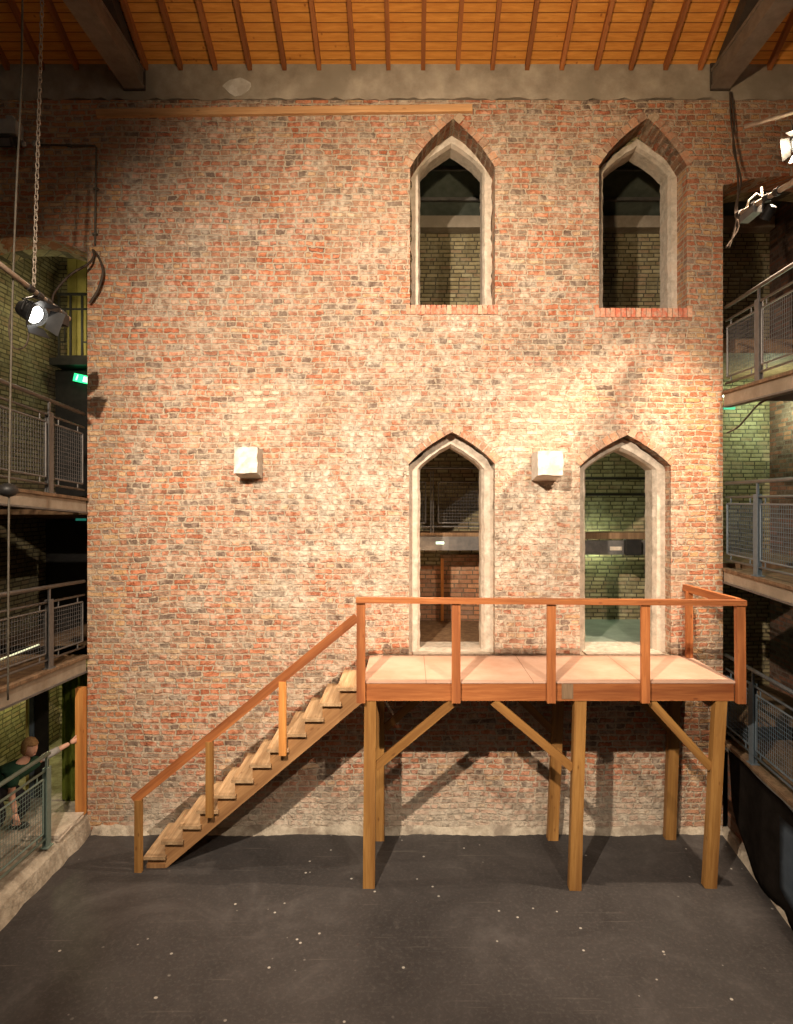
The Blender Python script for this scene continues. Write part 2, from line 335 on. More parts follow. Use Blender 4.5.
# ------------------------------------------------------------------ mesh helpers
def tag(o, label=None, cat=None, group=None, kind=None):
    if label: o['label'] = label
    if cat: o['category'] = cat
    if group: o['group'] = group
    if kind: o['kind'] = kind
    return o
def empty(name, loc, label, cat, group=None):
    o = bpy.data.objects.new(name, None); COL.objects.link(o); o.location = loc; o.empty_display_size = .1
    return tag(o, label, cat, group)
def wpos(o):
    v = Vector((0, 0, 0))
    while o is not None: v += o.location; o = o.parent
    return v
def link(name, bm, mat, parent=None, M4=None, smooth=False, bevel=0, uniform=False):
    """bm holds world coordinates unless M4 gives the object's own frame"""
    if bevel: bmesh.ops.bevel(bm, geom=[e for e in bm.edges if e.is_manifold and e.calc_face_angle(0) > .5], offset=bevel, segments=1, affect='EDGES')
    bmesh.ops.recalc_face_normals(bm, faces=bm.faces)
    me = bpy.data.meshes.new(name); 
    if M4 is None:
        org = wpos(parent) if parent else Vector((0, 0, 0))
        if parent: bmesh.ops.translate(bm, verts=bm.verts, vec=-org)
    bm.to_mesh(me); bm.free()
    if smooth:
        for p in me.polygons: p.use_smooth = True
    me.materials.append(M[mat] if isinstance(mat, str) else mat)
    o = bpy.data.objects.new(name, me); COL.objects.link(o)
    if parent:
        o.parent = parent
        if M4 is not None:
            pp = parent
            PM = Matrix.Identity(4)
            chain = []
            while pp is not None: chain.append(pp.matrix_basis.copy()); pp = pp.parent
            for c in reversed(chain): PM = PM @ c
            o.matrix_basis = PM.inverted() @ M4
    elif M4 is not None: o.matrix_basis = M4
    return o
def box(bm, x0, x1, y0, y1, z0, z1):
    vs_ = [bm.verts.new(p) for p in ((x0, y0, z0), (x1, y0, z0), (x1, y1, z0), (x0, y1, z0), (x0, y0, z1), (x1, y0, z1), (x1, y1, z1), (x0, y1, z1))]
    for f in ((3, 2, 1, 0), (4, 5, 6, 7), (0, 1, 5, 4), (1, 2, 6, 5), (2, 3, 7, 6), (3, 0, 4, 7)): bm.faces.new([vs_[i] for i in f])
    return vs_
def obox(bm, x0, x1, y0, y1, z0, z1, Mx):
    v = box(bm, x0, x1, y0, y1, z0, z1); bmesh.ops.transform(bm, matrix=Mx, verts=v); return v
def frame(p0, p1, up=(0, -1, 0)):
    """matrix with local Z along p0->p1, local Y toward up"""
    p0, p1 = Vector(p0), Vector(p1); z = (p1-p0).normalized(); u = Vector(up)
    if abs(z.dot(u)) > .98: u = Vector((1, 0, 0))
    x = u.cross(z).normalized(); y = z.cross(x).normalized()
    return Matrix(((x.x, y.x, z.x, p0.x), (x.y, y.y, z.y, p0.y), (x.z, y.z, z.z, p0.z), (0, 0, 0, 1)))
def timber(name, p0, p1, wd, dp, mat, parent=None, up=(0, -1, 0), bevel=.004):
    L = (Vector(p1)-Vector(p0)).length; bm = bmesh.new(); box(bm, -wd/2, wd/2, -dp/2, dp/2, 0, L)
    return link(name, bm, mat, parent, frame(p0, p1, up), bevel=bevel)
def tube(bm, pts, r, seg=8, cap=True, closed=False):
    pts = [Vector(p) for p in pts]; rings = []; n = len(pts); prev = None
    for i, p in enumerate(pts):
        if closed: d = pts[(i+1) % n]-pts[i-1]
        else: d = pts[min(i+1, n-1)]-pts[max(i-1, 0)]
        d.normalize()
        if prev is None:
            a = Vector((0, 0, 1)) if abs(d.z) < .9 else Vector((1, 0, 0)); x = a.cross(d).normalized()
        else: x = (prev-d*prev.dot(d)).normalized()
        prev = x; y = d.cross(x); rr = r[i] if isinstance(r, (list, tuple)) else r
        rings.append([bm.verts.new(p+(x*math.cos(k*2*PI/seg)+y*math.sin(k*2*PI/seg))*rr) for k in range(seg)])
    for i in range(n if closed else n-1):
        a, b = rings[i], rings[(i+1) % n]
        for k in range(seg): bm.faces.new((a[k], a[(k+1) % seg], b[(k+1) % seg], b[k]))
    if cap and not closed: bm.faces.new(rings[0][::-1]); bm.faces.new(rings[-1])
def bez(pts, n=24):
    """Catmull-Rom through the points"""
    P = [Vector(p) for p in pts]; P = [P[0]*2-P[1]]+P+[P[-1]*2-P[-2]]; out = []
    for i in range(1, len(P)-2):
        for k in range(n):
            t = k/n; a, b, c, d = P[i-1:i+3]
            out.append(.5*((2*b)+(c-a)*t+(2*a-5*b+4*c-d)*t*t+(3*b-a-3*c+d)*t**3))
    out.append(P[-2]); return out
def cable(name, pts, r, mat, parent=None, n=10, seg=6):
    bm = bmesh.new(); tube(bm, bez(pts, n), r, seg); return link(name, bm, mat, parent, smooth=True)
def plate(bm, loops, y0, y1):
    """an XZ outline with holes, extruded from y0 to y1"""
    allp = [p for lp in loops for p in lp]
    tris = tessellate_polygon([[Vector((p[0], p[1], 0)) for p in lp] for lp in loops])
    A = [bm.verts.new((p[0], y0, p[1])) for p in allp]; B = [bm.verts.new((p[0], y1, p[1])) for p in allp]
    for t in tris:
        try: bm.faces.new([A[i] for i in t]); bm.faces.new([B[i] for i in t][::-1])
        except ValueError: pass
    k = 0
    for lp in loops:
        n = len(lp)
        for i in range(n): bm.faces.new((A[k+i], A[k+(i+1) % n], B[k+(i+1) % n], B[k+i]))
        k += n
def P(px, py, Y):
    """a point seen at this pixel of the photograph, Y metres in front of the camera"""
    return Vector(((px-410)/F*Y, Y, CH-(py-500)/F*Y))

WY = 8.33
def ogive(cx, ax, hw, z0, zs, za, n=8):
    pts = [(cx+hw, z0), (cx+hw, zs)]
    def q(a, b, c, t): return tuple(a[i]*(1-t)**2+2*b[i]*t*(1-t)+c[i]*t*t for i in (0, 1))
    for k in range(1, n+1): pts.append(q((cx+hw, zs), (cx+hw*.68, zs+(za-zs)*.52), (ax, za), k/n))
    for k in range(1, n+1): pts.append(q((ax, za), (cx-hw*.68, zs+(za-zs)*.52), (cx-hw, zs), k/n))
    pts.append((cx-hw, z0)); return pts
def wx(px, Y=WY): return (px-410)/F*Y
def wz(py, Y=WY): return CH-(py-500)/F*Y
RY = 8.74   # plane of the stone frames
OPEN = [  # name, outer(x0,x1,spring,apex,apexx), inner(x0,x1,spring,apex), bottom z
    ('window_1', (410, 495, 168, 119, 453), (420, 480, 173, 148, 450), 6.99),
    ('window_2', (599, 687, 166, 118, 648), (603, 660, 176, 151, 632), 6.95),
    ('door_1', (409, 495, 464, 432, 452), (420, 479, 469, 447, 449), 2.36),
    ('door_2', (580, 671, 466, 435, 627), (585, 645, 470, 450, 616), 2.36)]
def outer_loop(o, grow=0):
    a = o[1]; x0, x1 = wx(a[0])-grow, wx(a[1])+grow
    return ogive((x0+x1)/2, wx(a[4]), (x1-x0)/2, o[3], wz(a[2]), wz(a[3])+grow)
def inner_loop(o, grow=0, y=None):
    y = RY+(-.03 if 'window' in o[0] else -.15)
    a = o[2]; x0, x1 = wx(a[0], y)-grow, wx(a[1], y+.26)+grow
    return ogive((x0+x1)/2, (x0+x1)/2, (x1-x0)/2, o[3]+(.04 if 'window' in o[0] else 0), wz(a[2], y), wz(a[3], y)+grow)

# ------------------------------------------------------------------ the setting
XL, XR = -4.30, 4.17     # ends of the tall brick wall
bm = bmesh.new()
outl = [(-7.4, 0), (-6.35, 0), (-6.35, 7.55)]
for k in range(1, 9): t = k/8; outl.append((-6.35+(XL+6.35)*t, 7.55+.17*t+4*.30*t*(1-t)))
outl += [(XL, 0), (XR, 0), (XR, 8.62)]
for k in range(1, 9): t = k/8; outl.append((XR+(6.35-XR)*t, 8.62-.15*t+4*.20*t*(1-t)))
outl += [(6.35, 0), (7.4, 0), (7.4, 9.76), (-7.4, 9.76)]
plate(bm, [outl]+[outer_loop(o) for o in OPEN], WY, RY)
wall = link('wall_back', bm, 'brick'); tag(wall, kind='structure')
bm = bmesh.new()
plate(bm, [outl]+[inner_loop(o, .10) for o in OPEN], RY+.005, 9.0)
tag(link('wall_inner', bm, 'brick_olive'), kind='structure')
bm = bmesh.new(); box(bm, -7.4, 7.4, -6, 10.95, -.2, 0); tag(link('floor', bm, 'floor'), kind='structure')
bm = bmesh.new(); box(bm, -6.9, 6.9, 10.95, 11.2, 0, 11.4); tag(link('wall_far', bm, 'brick_olive'), kind='structure')
bm = bmesh.new(); box(bm, -6.6, -6.15, -6, 10.95, 0, 12.2); tag(link('wall_left', bm, 'brick_olive'), kind='structure')
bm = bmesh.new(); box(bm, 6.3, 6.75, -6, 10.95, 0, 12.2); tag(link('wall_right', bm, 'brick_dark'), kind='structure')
# concrete ring beam with a chipped lower edge
bm = bmesh.new(); n = 120; lo = []
for i in range(n+1): lo.append((-6.2+12.5*i/n, 9.765+random.uniform(-.02, .03)))
plate(bm, [lo+[(6.3, 10.35), (-6.2, 10.35)]], WY-.012, WY+.4)
tb = link('trim_1', bm, 'concrete'); tag(tb, kind='structure')
bm = bmesh.new(); pt = []
for k in range(14): a = k/14*2*PI; pt.append((wx(238)+(.19+random.uniform(-.03, .02))*math.cos(a), wz(87)+(.13+random.uniform(-.03, .02))*math.sin(a)))
plate(bm, [pt], WY-.020, WY-.008)
pl = link('plaster_patch', bm, 'corbel_stone', tb)
# ragged cement fillet along the foot of the wall
bm = bmesh.new(); prev = None
for i in range(141):
    x = XL+.08+(XR-XL-.1)*i/140; h = .09+.025*math.sin(i*.37)+random.uniform(-.012, .012); d = .07+.02*math.sin(i*.23)+random.uniform(-.012, .012)
    cur = [bm.verts.new((x, WY+.01, h)), bm.verts.new((x, WY-d*.4, h*.6)), bm.verts.new((x, WY-d, .0)), bm.verts.new((x, WY+.01, 0))]
    if prev:
        for k in range(4): bm.faces.new((prev[k], prev[(k+1) % 4], cur[(k+1) % 4], cur[k]))
    prev = cur
tag(link('trim_2', bm, 'render'), kind='structure')
# roof: boards rising towards the viewer, rafters below them
EZ, PT = 10.225, .552
def roofz(y): return EZ+(WY-y)*PT
bm = bmesh.new(); y1, y0 = WY+.3, -1.0
v = [bm.verts.new(p) for p in ((-7, y1, roofz(y1)), (7, y1, roofz(y1)), (7, y0, roofz(y0)), (-7, y0, roofz(y0)), (-7, y1, roofz(y1)+.05), (7, y1, roofz(y1)+.05), (7, y0, roofz(y0)+.05), (-7, y0, roofz(y0)+.05))]
for f in ((0, 1, 2, 3), (7, 6, 5, 4), (0, 4, 5, 1), (1, 5, 6, 2), (2, 6, 7, 3), (3, 7, 4, 0)): bm.faces.new([v[i] for i in f])
roof = link('ceiling', bm, 'ceiling'); tag(roof, kind='structure')
for i in range(-12, 13):
    x = wx(388.5+34.55*i)
    if not -6 < x < 6.1: continue
    a = Vector((x, WY+.0, roofz(WY)-.045)); b_ = Vector((x, 3.0, roofz(3.0)-.045))
    timber('rafter', a, b_, .055, .09, 'wood_rafter', roof, up=(0, 0, 1), bevel=.003)
# rear roof behind the wall
bm = bmesh.new()
v = [bm.verts.new(p) for p in ((-6.15, 8.9, 10.3), (6.3, 8.9, 10.3), (6.3, 10.97, 9.28), (-6.15, 10.97, 9.28))]
w2 = [bm.verts.new(q.co+Vector((0, 0, .06))) for q in v]
bm.faces.new(v); bm.faces.new(w2[::-1])
for i in range(4): bm.faces.new((v[i], v[(i+1) % 4], w2[(i+1) % 4], w2[i]))
rc = link('ceiling_rear', bm, 'ceil_grey'); tag(rc, kind='structure')
for yy in (9.5, 10.0, 10.5):
    z = 10.3-(yy-8.9)*.493; timber('batten', (-6.1, yy, z-.03), (6.25, yy, z-.03), .05, .05, 'steel_grey', rc, up=(0, 0, 1))
bm = bmesh.new(); box(bm, -6.1, 6.25, 10.7, 10.94, 9.1, 9.3); tag(link('trim_3', bm, 'concrete'), kind='structure')

# stone surrounds of the four pointed openings
def ring(bm, A, B, y0, y1, closed=False):
    n = len(A); R = []
    for a, b in zip(A, B): R.append([bm.verts.new((a[0], y0, a[1])), bm.verts.new((b[0], y0, b[1])), bm.verts.new((b[0], y1, b[1])), bm.verts.new((a[0], y1, a[1]))])
    for i in range(n-1):
        for k in range(4): bm.faces.new((R[i][k], R[i][(k+1) % 4], R[i+1][(k+1) % 4], R[i+1][k]))
    bm.faces.new(R[0][::-1]); bm.faces.new(R[-1])
def densify(lp, step=.06):
    out = []
    for a, b in zip(lp[:-1], lp[1:]):
        L = math.dist(a, b); n = max(1, int(L/step))
        for k in range(n): out.append((a[0]+(b[0]-a[0])*k/n, a[1]+(b[1]-a[1])*k/n))
    out.append(lp[-1]); return out
for o in OPEN:
    isw = 'window' in o[0]
    e = bpy.data.objects.new(o[0], None); COL.objects.link(e); e.location = ((wx(o[2][0])+wx(o[2][1]))/2, RY, o[3]); e['kind'] = 'structure'
    # frame ring, inner edge a little ragged
    I = inner_loop(o); O = inner_loop(o, .13 if isw else .17)
    I2, O2 = [], []
    for k in range(len(I)-1):
        L = max(math.dist(I[k], I[k+1]), .01); m_ = max(1, int(L/.07))
        for j in range(m_):
            t = j/m_; jx = random.uniform(-.006, .006)
            I2.append((I[k][0]+(I[k+1][0]-I[k][0])*t+jx, I[k][1]+(I[k+1][1]-I[k][1])*t+random.uniform(-.004, .004)))
            jo = random.uniform(-.022, .012); O2.append((O[k][0]+(O[k+1][0]-O[k][0])*t+(jo if O[k][0] > (O[0][0]+O[-1][0])/2 else -jo), O[k][1]+(O[k+1][1]-O[k][1])*t+jo*.5))
    I2.append(I[-1]); O2.append(O[-1])
    bm = bmesh.new(); R = []
    yf = RY-(.10 if isw else .22)
    for a, b in zip(I2, O2):
        c = (a[0]*.78+b[0]*.22, a[1]*.78+b[1]*.22)
        R.append([bm.verts.new(q) for q in ((a[0], yf+.07, a[1]), (c[0], yf, c[1]), (b[0], yf, b[1]), (b[0], yf+.33, b[1]), (a[0], yf+.33, a[1]))])
    for i in range(len(R)-1):
        for k in range(5): bm.faces.new((R[i][k], R[i][(k+1) % 5], R[i+1][(k+1) % 5], R[i+1][k]))
    bm.faces.new(R[0][::-1]); bm.faces.new(R[-1])
    link('window_frame' if isw else 'door_frame', bm, 'stone', e)
    # radial bricks round the head, set in the wall face
    Lp = densify(outer_loop(o)[1:-1], .075); L2 = densify(outer_loop(o, .115)[1:-1], .02)
    bm = bmesh.new(); cxx = wx(o[1][4])
    for k in range(len(Lp)-1):
        a, b = Vector((Lp[k][0], 0, Lp[k][1])), Vector((Lp[k+1][0], 0, Lp[k+1][1])); d = (b-a); nrm = Vector((d.z, 0, -d.x)).normalized()
        g = d*.08; th = .105+random.uniform(-.012, .012); pr = random.uniform(.002, .016)
        q = [a+g, b-g, b-g+nrm*th*1.0, a+g+nrm*th]
        f0 = [bm.verts.new((p.x, WY-pr, p.z)) for p in q]; f1 = [bm.verts.new((p.x, WY+.30, p.z)) for p in q]
        bm.faces.new(f0); bm.faces.new(f1[::-1])
        for i in range(4): bm.faces.new((f0[i], f0[(i+1) % 4], f1[(i+1) % 4], f1[i]))
    ab = link('brick_arch', bm, 'arch_brick', e)
    if isw:
        bm = bmesh.new(); x = wx(o[1][0])-.05
        while x < wx(o[1][1])+.02:
            w_ = random.uniform(.062, .078); box(bm, x, x+w_-.010, WY-random.uniform(.01, .02), 9.02, o[3]-.085, o[3]+.035); x += w_
        link('window_sill', bm, 'sill_brick', e)
    else:
        bm = bmesh.new(); box(bm, wx(o[2][0], RY)-.1, wx(o[2][1], RY)+.1, WY-.03, 9.03, o[3]-.09, o[3]+.022); link('threshold', bm, 'stone', e)
# upper-room, middle-room floors behind the wall
bm = bmesh.new(); box(bm, -6.15, 1.35, 9.02, 10.95, 2.2, 2.34); tag(link('floor_rear', bm, 'floor_board'), kind='structure')
bm = bmesh.new(); box(bm, 1.36, 4.17, 9.02, 10.95, 2.2, 2.34); tag(link('floor_rear_right', bm, 'green_floor'), kind='structure')
bm = bmesh.new(); box(bm, -4.2, 6.3, 9.02, 10.95, 6.55, 6.75); tag(link('floor_upper', bm, 'floor_board'), kind='structure')
# partitions between the rear rooms
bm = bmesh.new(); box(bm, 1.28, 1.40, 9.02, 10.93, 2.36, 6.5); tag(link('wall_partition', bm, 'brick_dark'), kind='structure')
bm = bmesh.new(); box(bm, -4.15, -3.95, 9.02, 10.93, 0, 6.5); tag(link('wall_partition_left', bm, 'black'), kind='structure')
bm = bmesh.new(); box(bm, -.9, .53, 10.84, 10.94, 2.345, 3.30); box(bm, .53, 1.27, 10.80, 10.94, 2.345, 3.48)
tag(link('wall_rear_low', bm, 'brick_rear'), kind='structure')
o = timber('timber_upright', (.555, 10.78, 2.345), (.555, 10.78, 3.42), .05, .035, 'wood_orange'); tag(o, 'thin orange upright against the brown brick seen through the left doorway', 'upright')
# low kerb at the left side with a cement step
bm = bmesh.new(); n = 60; prev = None
for i in range(n+1):
    y = -2+(WY+.3+2)*i/n; j = random.uniform(-.02, .02)
    cur = [bm.verts.new(p) for p in ((-4.22+j, y, 0), (-4.27+j*.6, y, .20), (-4.34, y, .27), (-6.1, y, .27), (-6.1, y, 0))]
    if prev:
        for k in range(5): bm.faces.new((prev[k], prev[(k+1) % 5], cur[(k+1) % 5], cur[k]))
    prev = cur
tag(link('trim_4', bm, 'render'), kind='structure')
bm = bmesh.new(); box(bm, -6.1, -4.25, WY+.35, 10.9, 0, .27); tag(link('floor_porch', bm, 'render'), kind='structure')
# right raised walkway's sloping footing
def XE(y): return 4.17-(WY-y)*.10
bm = bmesh.new(); prev = None
for i in range(41):
    y = -2+(WY+2)*i/40; x = XE(y)-.02+.10*math.sin(i*.9)*0; j = random.uniform(-.012, .012)
    cur = [bm.verts.new(p) for p in ((x-.02+j, y, 0), (x+.03, y, .07+j), (x+.30, y, .09), (x+.3, y, 0))]
    if prev:
        for k in range(4): bm.faces.new((prev[k], prev[(k+1) % 4], cur[(k+1) % 4], cur[k]))
    prev = cur
tag(link('trim_5', bm, 'render'), kind='structure')

# ------------------------------------------------------------------ roof trusses
def truss(x, wd, label):
    e = empty('roof_truss', (x, WY-.02, 9.75), label, 'roof truss', 'roof trusses')
    zt = wz(92)+.02
    bm = bmesh.new(); box(bm, -wd/2, wd/2, -.13, .13, 0, 9.3)
    for s in (-1, 1): box(bm, s*wd/2-.012 if s > 0 else -wd/2-.015, wd/2+.015 if s > 0 else -wd/2+.012, -.13, -.09, 0, 9.3); box(bm, s*wd/2-.012 if s > 0 else -wd/2-.015, wd/2+.015 if s > 0 else -wd/2+.012, .09, .13, 0, 9.3)
    link('tie_beam', bm, 'truss_grey', e, frame((x, WY-.03, zt+.13), (x, -1, zt+.13), (0, 0, 1)))
    bm = bmesh.new(); box(bm, -wd*.36, wd*.36, -.10, .10, 0, 9.0)
    link('principal_rafter', bm, 'truss_dark', e, frame((x, WY-.15, roofz(WY-.15)-.16), (x, .5, roofz(.5)-.16), (0, 0, 1)))
    bm = bmesh.new(); box(bm, x-wd*.6, x+wd*.6, WY-.04, WY-.02, zt-.02, zt+.34); link('end_plate', bm, 'truss_dark', e)
    return e
truss(wx(137)-.02, .24, 'dark steel roof truss meeting the wall top at left, above the timber batten')
truss(wx(719), .22, 'grey steel roof truss meeting the wall top at right, above the right upper window')

# ------------------------------------------------------------------ timber viewing platform
FY = 7.13; PX0, PX1, PZ = -.525, 3.695, 2.363
pf = empty('timber_platform', (1.6, 7.7, 0), 'raised timber platform on six posts under the two lower pointed doorways', 'platform')
bm = bmesh.new(); box(bm, PX0-.01, PX1+.01, FY-.01, WY-.02, PZ-.022, PZ); link('deck_board', bm, 'ply', pf, bevel=.003)
timber('front_joist', (PX0, FY+.025, PZ-.125), (PX1, FY+.025, PZ-.125), .20, .05, 'wood_red', pf, up=(0, -1, 0))
timber('side_joist', (PX1-.025, FY+.055, PZ-.125), (PX1-.025, WY-.03, PZ-.125), .05, .20, 'wood_red', pf, up=(0, 0, 1))
timber('side_joist', (PX0+.025, FY+.055, PZ-.125), (PX0+.025, WY-.03, PZ-.125), .05, .20, 'wood_red', pf, up=(0, 0, 1))
timber('rear_joist', (PX0+.06, WY-.06, PZ-.125), (PX1-.06, WY-.06, PZ-.125), .20, .05, 'wood_old', pf, up=(0, -1, 0))
for k in range(1, 9):
    x = PX0+(PX1-PX0)*k/9; timber('cross_joist', (x, FY+.055, PZ-.115), (x, WY-.09, PZ-.115), .045, .17, 'wood_yellow', pf, up=(0, 0, 1))
ZU = PZ-.225
for (bx_, by_, tx_, ty_) in ((-.47, 7.17, -.455, 7.19), (1.875, 7.13, 1.95, 7.19), (3.43, 7.17, 3.56, 7.19), (-.40, 8.16, -.40, 8.16), (1.86, 8.17, 1.95, 8.17), (3.40, 8.19, 3.47, 8.19)):
    timber('leg', (bx_, by_, 0), (tx_, ty_, ZU+.0), .135, .10, 'wood_yellow', pf, up=(0, -1, 0), bevel=.006)
for (a, b_) in (((-.40, 7.185, 1.36), (.50, 7.16, 2.12)), ((.96, 7.16, 2.12), (1.86, 7.165, 1.36)), ((2.76, 7.165, 2.12), (3.45, 7.175, 1.36)),
               ((-.33, 8.16, 1.45), (.42, 8.16, 2.12)), ((1.15, 8.17, 2.12), (1.86, 8.17, 1.42)), ((2.75, 8.19, 2.12), (3.40, 8.19, 1.42))):
    timber('brace', a, b_, .095, .045, 'wood_yellow', pf)
# beams between front and rear legs
for x in (-.43, 1.93, 3.50): timber('bearer', (x, 7.24, ZU-.055), (x, 8.12, ZU-.055), .05, .11, 'wood_old', pf, up=(0, 0, 1))
RT = 3.295
for px_ in (361, 456, 551, 645):
    x = (px_-410)/F*7.1; timber('rail_post', (x, 7.095, PZ-.235), (x, 7.095, RT-.03), .098, .045, 'wood_red', pf)
timber('rail_post', (3.755, 7.10, PZ-.24), (3.745, 7.10, RT-.05), .095, .075, 'wood_red', pf)
timber('rail_post', (3.66, 8.20, PZ), (3.66, 8.20, RT-.06), .085, .05, 'wood_red', pf)
timber('top_rail', (-.61, 7.09, RT), (3.80, 7.09, RT-.03), .06, .09, 'wood_red', pf)
timber('top_rail', (3.755, 7.14, RT-.035), (3.655, 8.31, RT-.03), .06, .09, 'wood_red', pf, up=(0, 0, 1))
bm = bmesh.new(); box(bm, 1.73, 1.86, FY-.008, FY+.002, PZ-.20, PZ-.03); link('joint_plate', bm, 'wood_old', pf)

# ------------------------------------------------------------------ timber stair
st = empty('timber_staircase', (-2.9, 7.85, 0), 'open-riser timber stair with one sloping handrail, climbing to the platform', 'staircase')
SX0, RUN, RISE, NT_ = -3.19, .2105, .184, 12
bm = bmesh.new()
prof = []
for i in range(NT_):
    x = SX0+.03+RUN*i; z = .16+RISE*i-.042; prof.append((x, z)); prof.append((x+RUN, z))
prof[-1] = (-.56, prof[-1][1])
low = [(-.56, 2.00), (-2.93, 0.0), (SX0+.03, 0.0)]
for (y0, y1) in ((7.53, 7.57), (8.20, 8.24)):
    bm = bmesh.new(); 
    xs = [p for p in prof]
    plate(bm, [xs+low], y0, y1); SM = frame((-3.1, y0, 0), (-.6, y0, 2.15), (0, -1, 0)); bm.transform(SM.inverted()); link('stringer', bm, 'wood_string', st, SM)
for i in range(NT_):
    x = SX0+RUN*i; z = .16+RISE*i
    timber('tread', (x+.13, 7.48, z-.02), (x+.13, 8.27, z-.02), .262, .04, 'wood_tread', st, up=(0, 0, 1), bevel=.005)
bm = bmesh.new(); box(bm, SX0+.02, SX0+.24, 7.52, 8.2, 0, .05); link('foot_block', bm, 'wood_string', st)
HY = 7.455
ha, hb = P(134, 800, HY), P(357, 617, HY)
timber('handrail', ha, hb, .105, .04, 'wood_red', st)
def hz_at(x): return ha.z+(hb.z-ha.z)*(x-ha.x)/(hb.x-ha.x)
for px_, zb in ((140.5, 0), (211, None), (283.5, None)):
    x = (px_-410)/F*7.5; k = int((x-SX0)/RUN)
    zb = 0 if zb == 0 else .16+RISE*k-.06
    timber('baluster', (x, 7.50-.05, zb), (x, 7.50-.05, hz_at(x)-.04), .085, .05, 'wood_yellow' if px_ < 250 else 'wood_orange', st)

# ------------------------------------------------------------------ corbels, batten, posts
def corbel(x0, x1, y_top, y_bot, label, dp):
    f_ = (WY-dp)/WY; x0, x1 = x0*f_, x1*f_; y_top, y_bot = CH+(y_top-CH)*f_, CH+(y_bot-CH)*f_
    zt, zb = y_top, y_bot
    bm = bmesh.new(); v = box(bm, x0, x1, WY-dp, WY-.002, zb, zt)
    v[0].co.z -= .0; v[3].co.z -= .06; v[2].co.z -= .06
    bmesh.ops.subdivide_edges(bm, edges=bm.edges[:], cuts=4, use_grid_fill=True)
    for q in bm.verts:
        if q.co.y < WY-.01: q.co += Vector((random.uniform(-1, 1), random.uniform(-1, 1), random.uniform(-1, 1)))*.007
    o = link('stone_corbel', bm, 'corbel_stone', bevel=0); tag(o, label, 'stone corbel', 'corbels in the brick wall')
corbel(wx(234), wx(257), wz(447), wz(473), 'pale stone block jutting from the bare brick, left one of two', .30)
corbel(wx(538), wx(563), wz(451), wz(475), 'pale stone block jutting from the brick beside the right doorway arch', .42)
o = timber('timber_batten', (wx(98), WY-.028, wz(115)), (wx(472), WY-.028, wz(110)), .095, .055, 'wood_batten'); tag(o, 'long pale timber batten fixed across the wall top under the concrete beam', 'batten')
o = timber('timber_jamb_post', (-4.355, WY-.06, .27), (-4.355, WY-.06, 1.95), .105, .09, 'wood_orange'); tag(o, 'orange pine post at the lower left corner of the brick wall', 'post')

# ------------------------------------------------------------------ galleries and railings
def walkway(name, label, side, z_top, th, slope, y0=1.0, y1=8.30, mat='floor_board', grp='side galleries'):
    """side -1 left, +1 right; z_top(y) rises toward the viewer by slope"""
    def zt(y): return z_top+slope*(WY-y)
    xe = (lambda y: XL) if side < 0 else XE
    xo = -6.12 if side < 0 else 6.27
    e = empty(name, ((xe(8)+xo)/2, 4.5, z_top-th), label, 'walkway', grp)
    def slab(nm, xa, xb, ta, tb_, mt, ya=y0, yb=y1):
        bm = bmesh.new(); V = []
        for y in (ya, yb):
            for (x, dz) in ((xa(y), ta), (xb(y), ta), (xb(y), tb_), (xa(y), tb_)): V.append(bm.verts.new((x, y, zt(y)+dz)))
        for f in ((0, 1, 2, 3), (7, 6, 5, 4), (0, 4, 5, 1), (1, 5, 6, 2), (2, 6, 7, 3), (3, 7, 4, 0)): bm.faces.new([V[i] for i in f])
        return link(nm, bm, mt, e)
    s = -side
    slab('deck', lambda y: xe(y)+side*.02, lambda y: xo, -.05, 0, mat)
    slab('edge_strip', lambda y: xe(y)-side*.03, lambda y: xe(y)+side*.06, -.025, .012, 'wood_old')
    slab('edge_beam', lambda y: xe(y), lambda y: xe(y)+side*.03, -th, -.026, 'concrete')
    slab('bottom_flange', lambda y: xe(y)-side*.02, lambda y: xe(y)+side*.10, -th-.02, -th, 'steel_grey')
    if y1 < 8.5 and z_top < 5.5:   # the part that runs on behind the arch
        slab('deck', lambda y: side*4.25, lambda y: xo, -th, 0, mat, 9.02, 10.93)
    for k in range(6):
        y = y0+.6+k*1.25; x = xe(y)
        timber('cross_beam', (x+side*.04, y, zt(y)-.11), (xo, y, zt(y)-.11), .06, .10, 'steel_grey', e, up=(0, 0, 1))
    return e
walkway('gallery_walkway', 'left upper walkway slab beside the hanging spotlight, with worn edge', -1, 4.44, .17, .07)
walkway('gallery_walkway', 'left middle walkway slab over the ground-level doorway', -1, 2.36, .20, .045)
walkway('gallery_walkway', 'right top walkway slab with the green-lit brick below it', 1, 5.86, .18, -.05)
walkway('gallery_walkway', 'right middle walkway slab level with the doorway floors, grey edge', 1, 3.52, .17, .0)
walkway('gallery_walkway', 'right lowest walkway slab above the black drape', 1, 1.24, .07, .02, mat='wood_old')

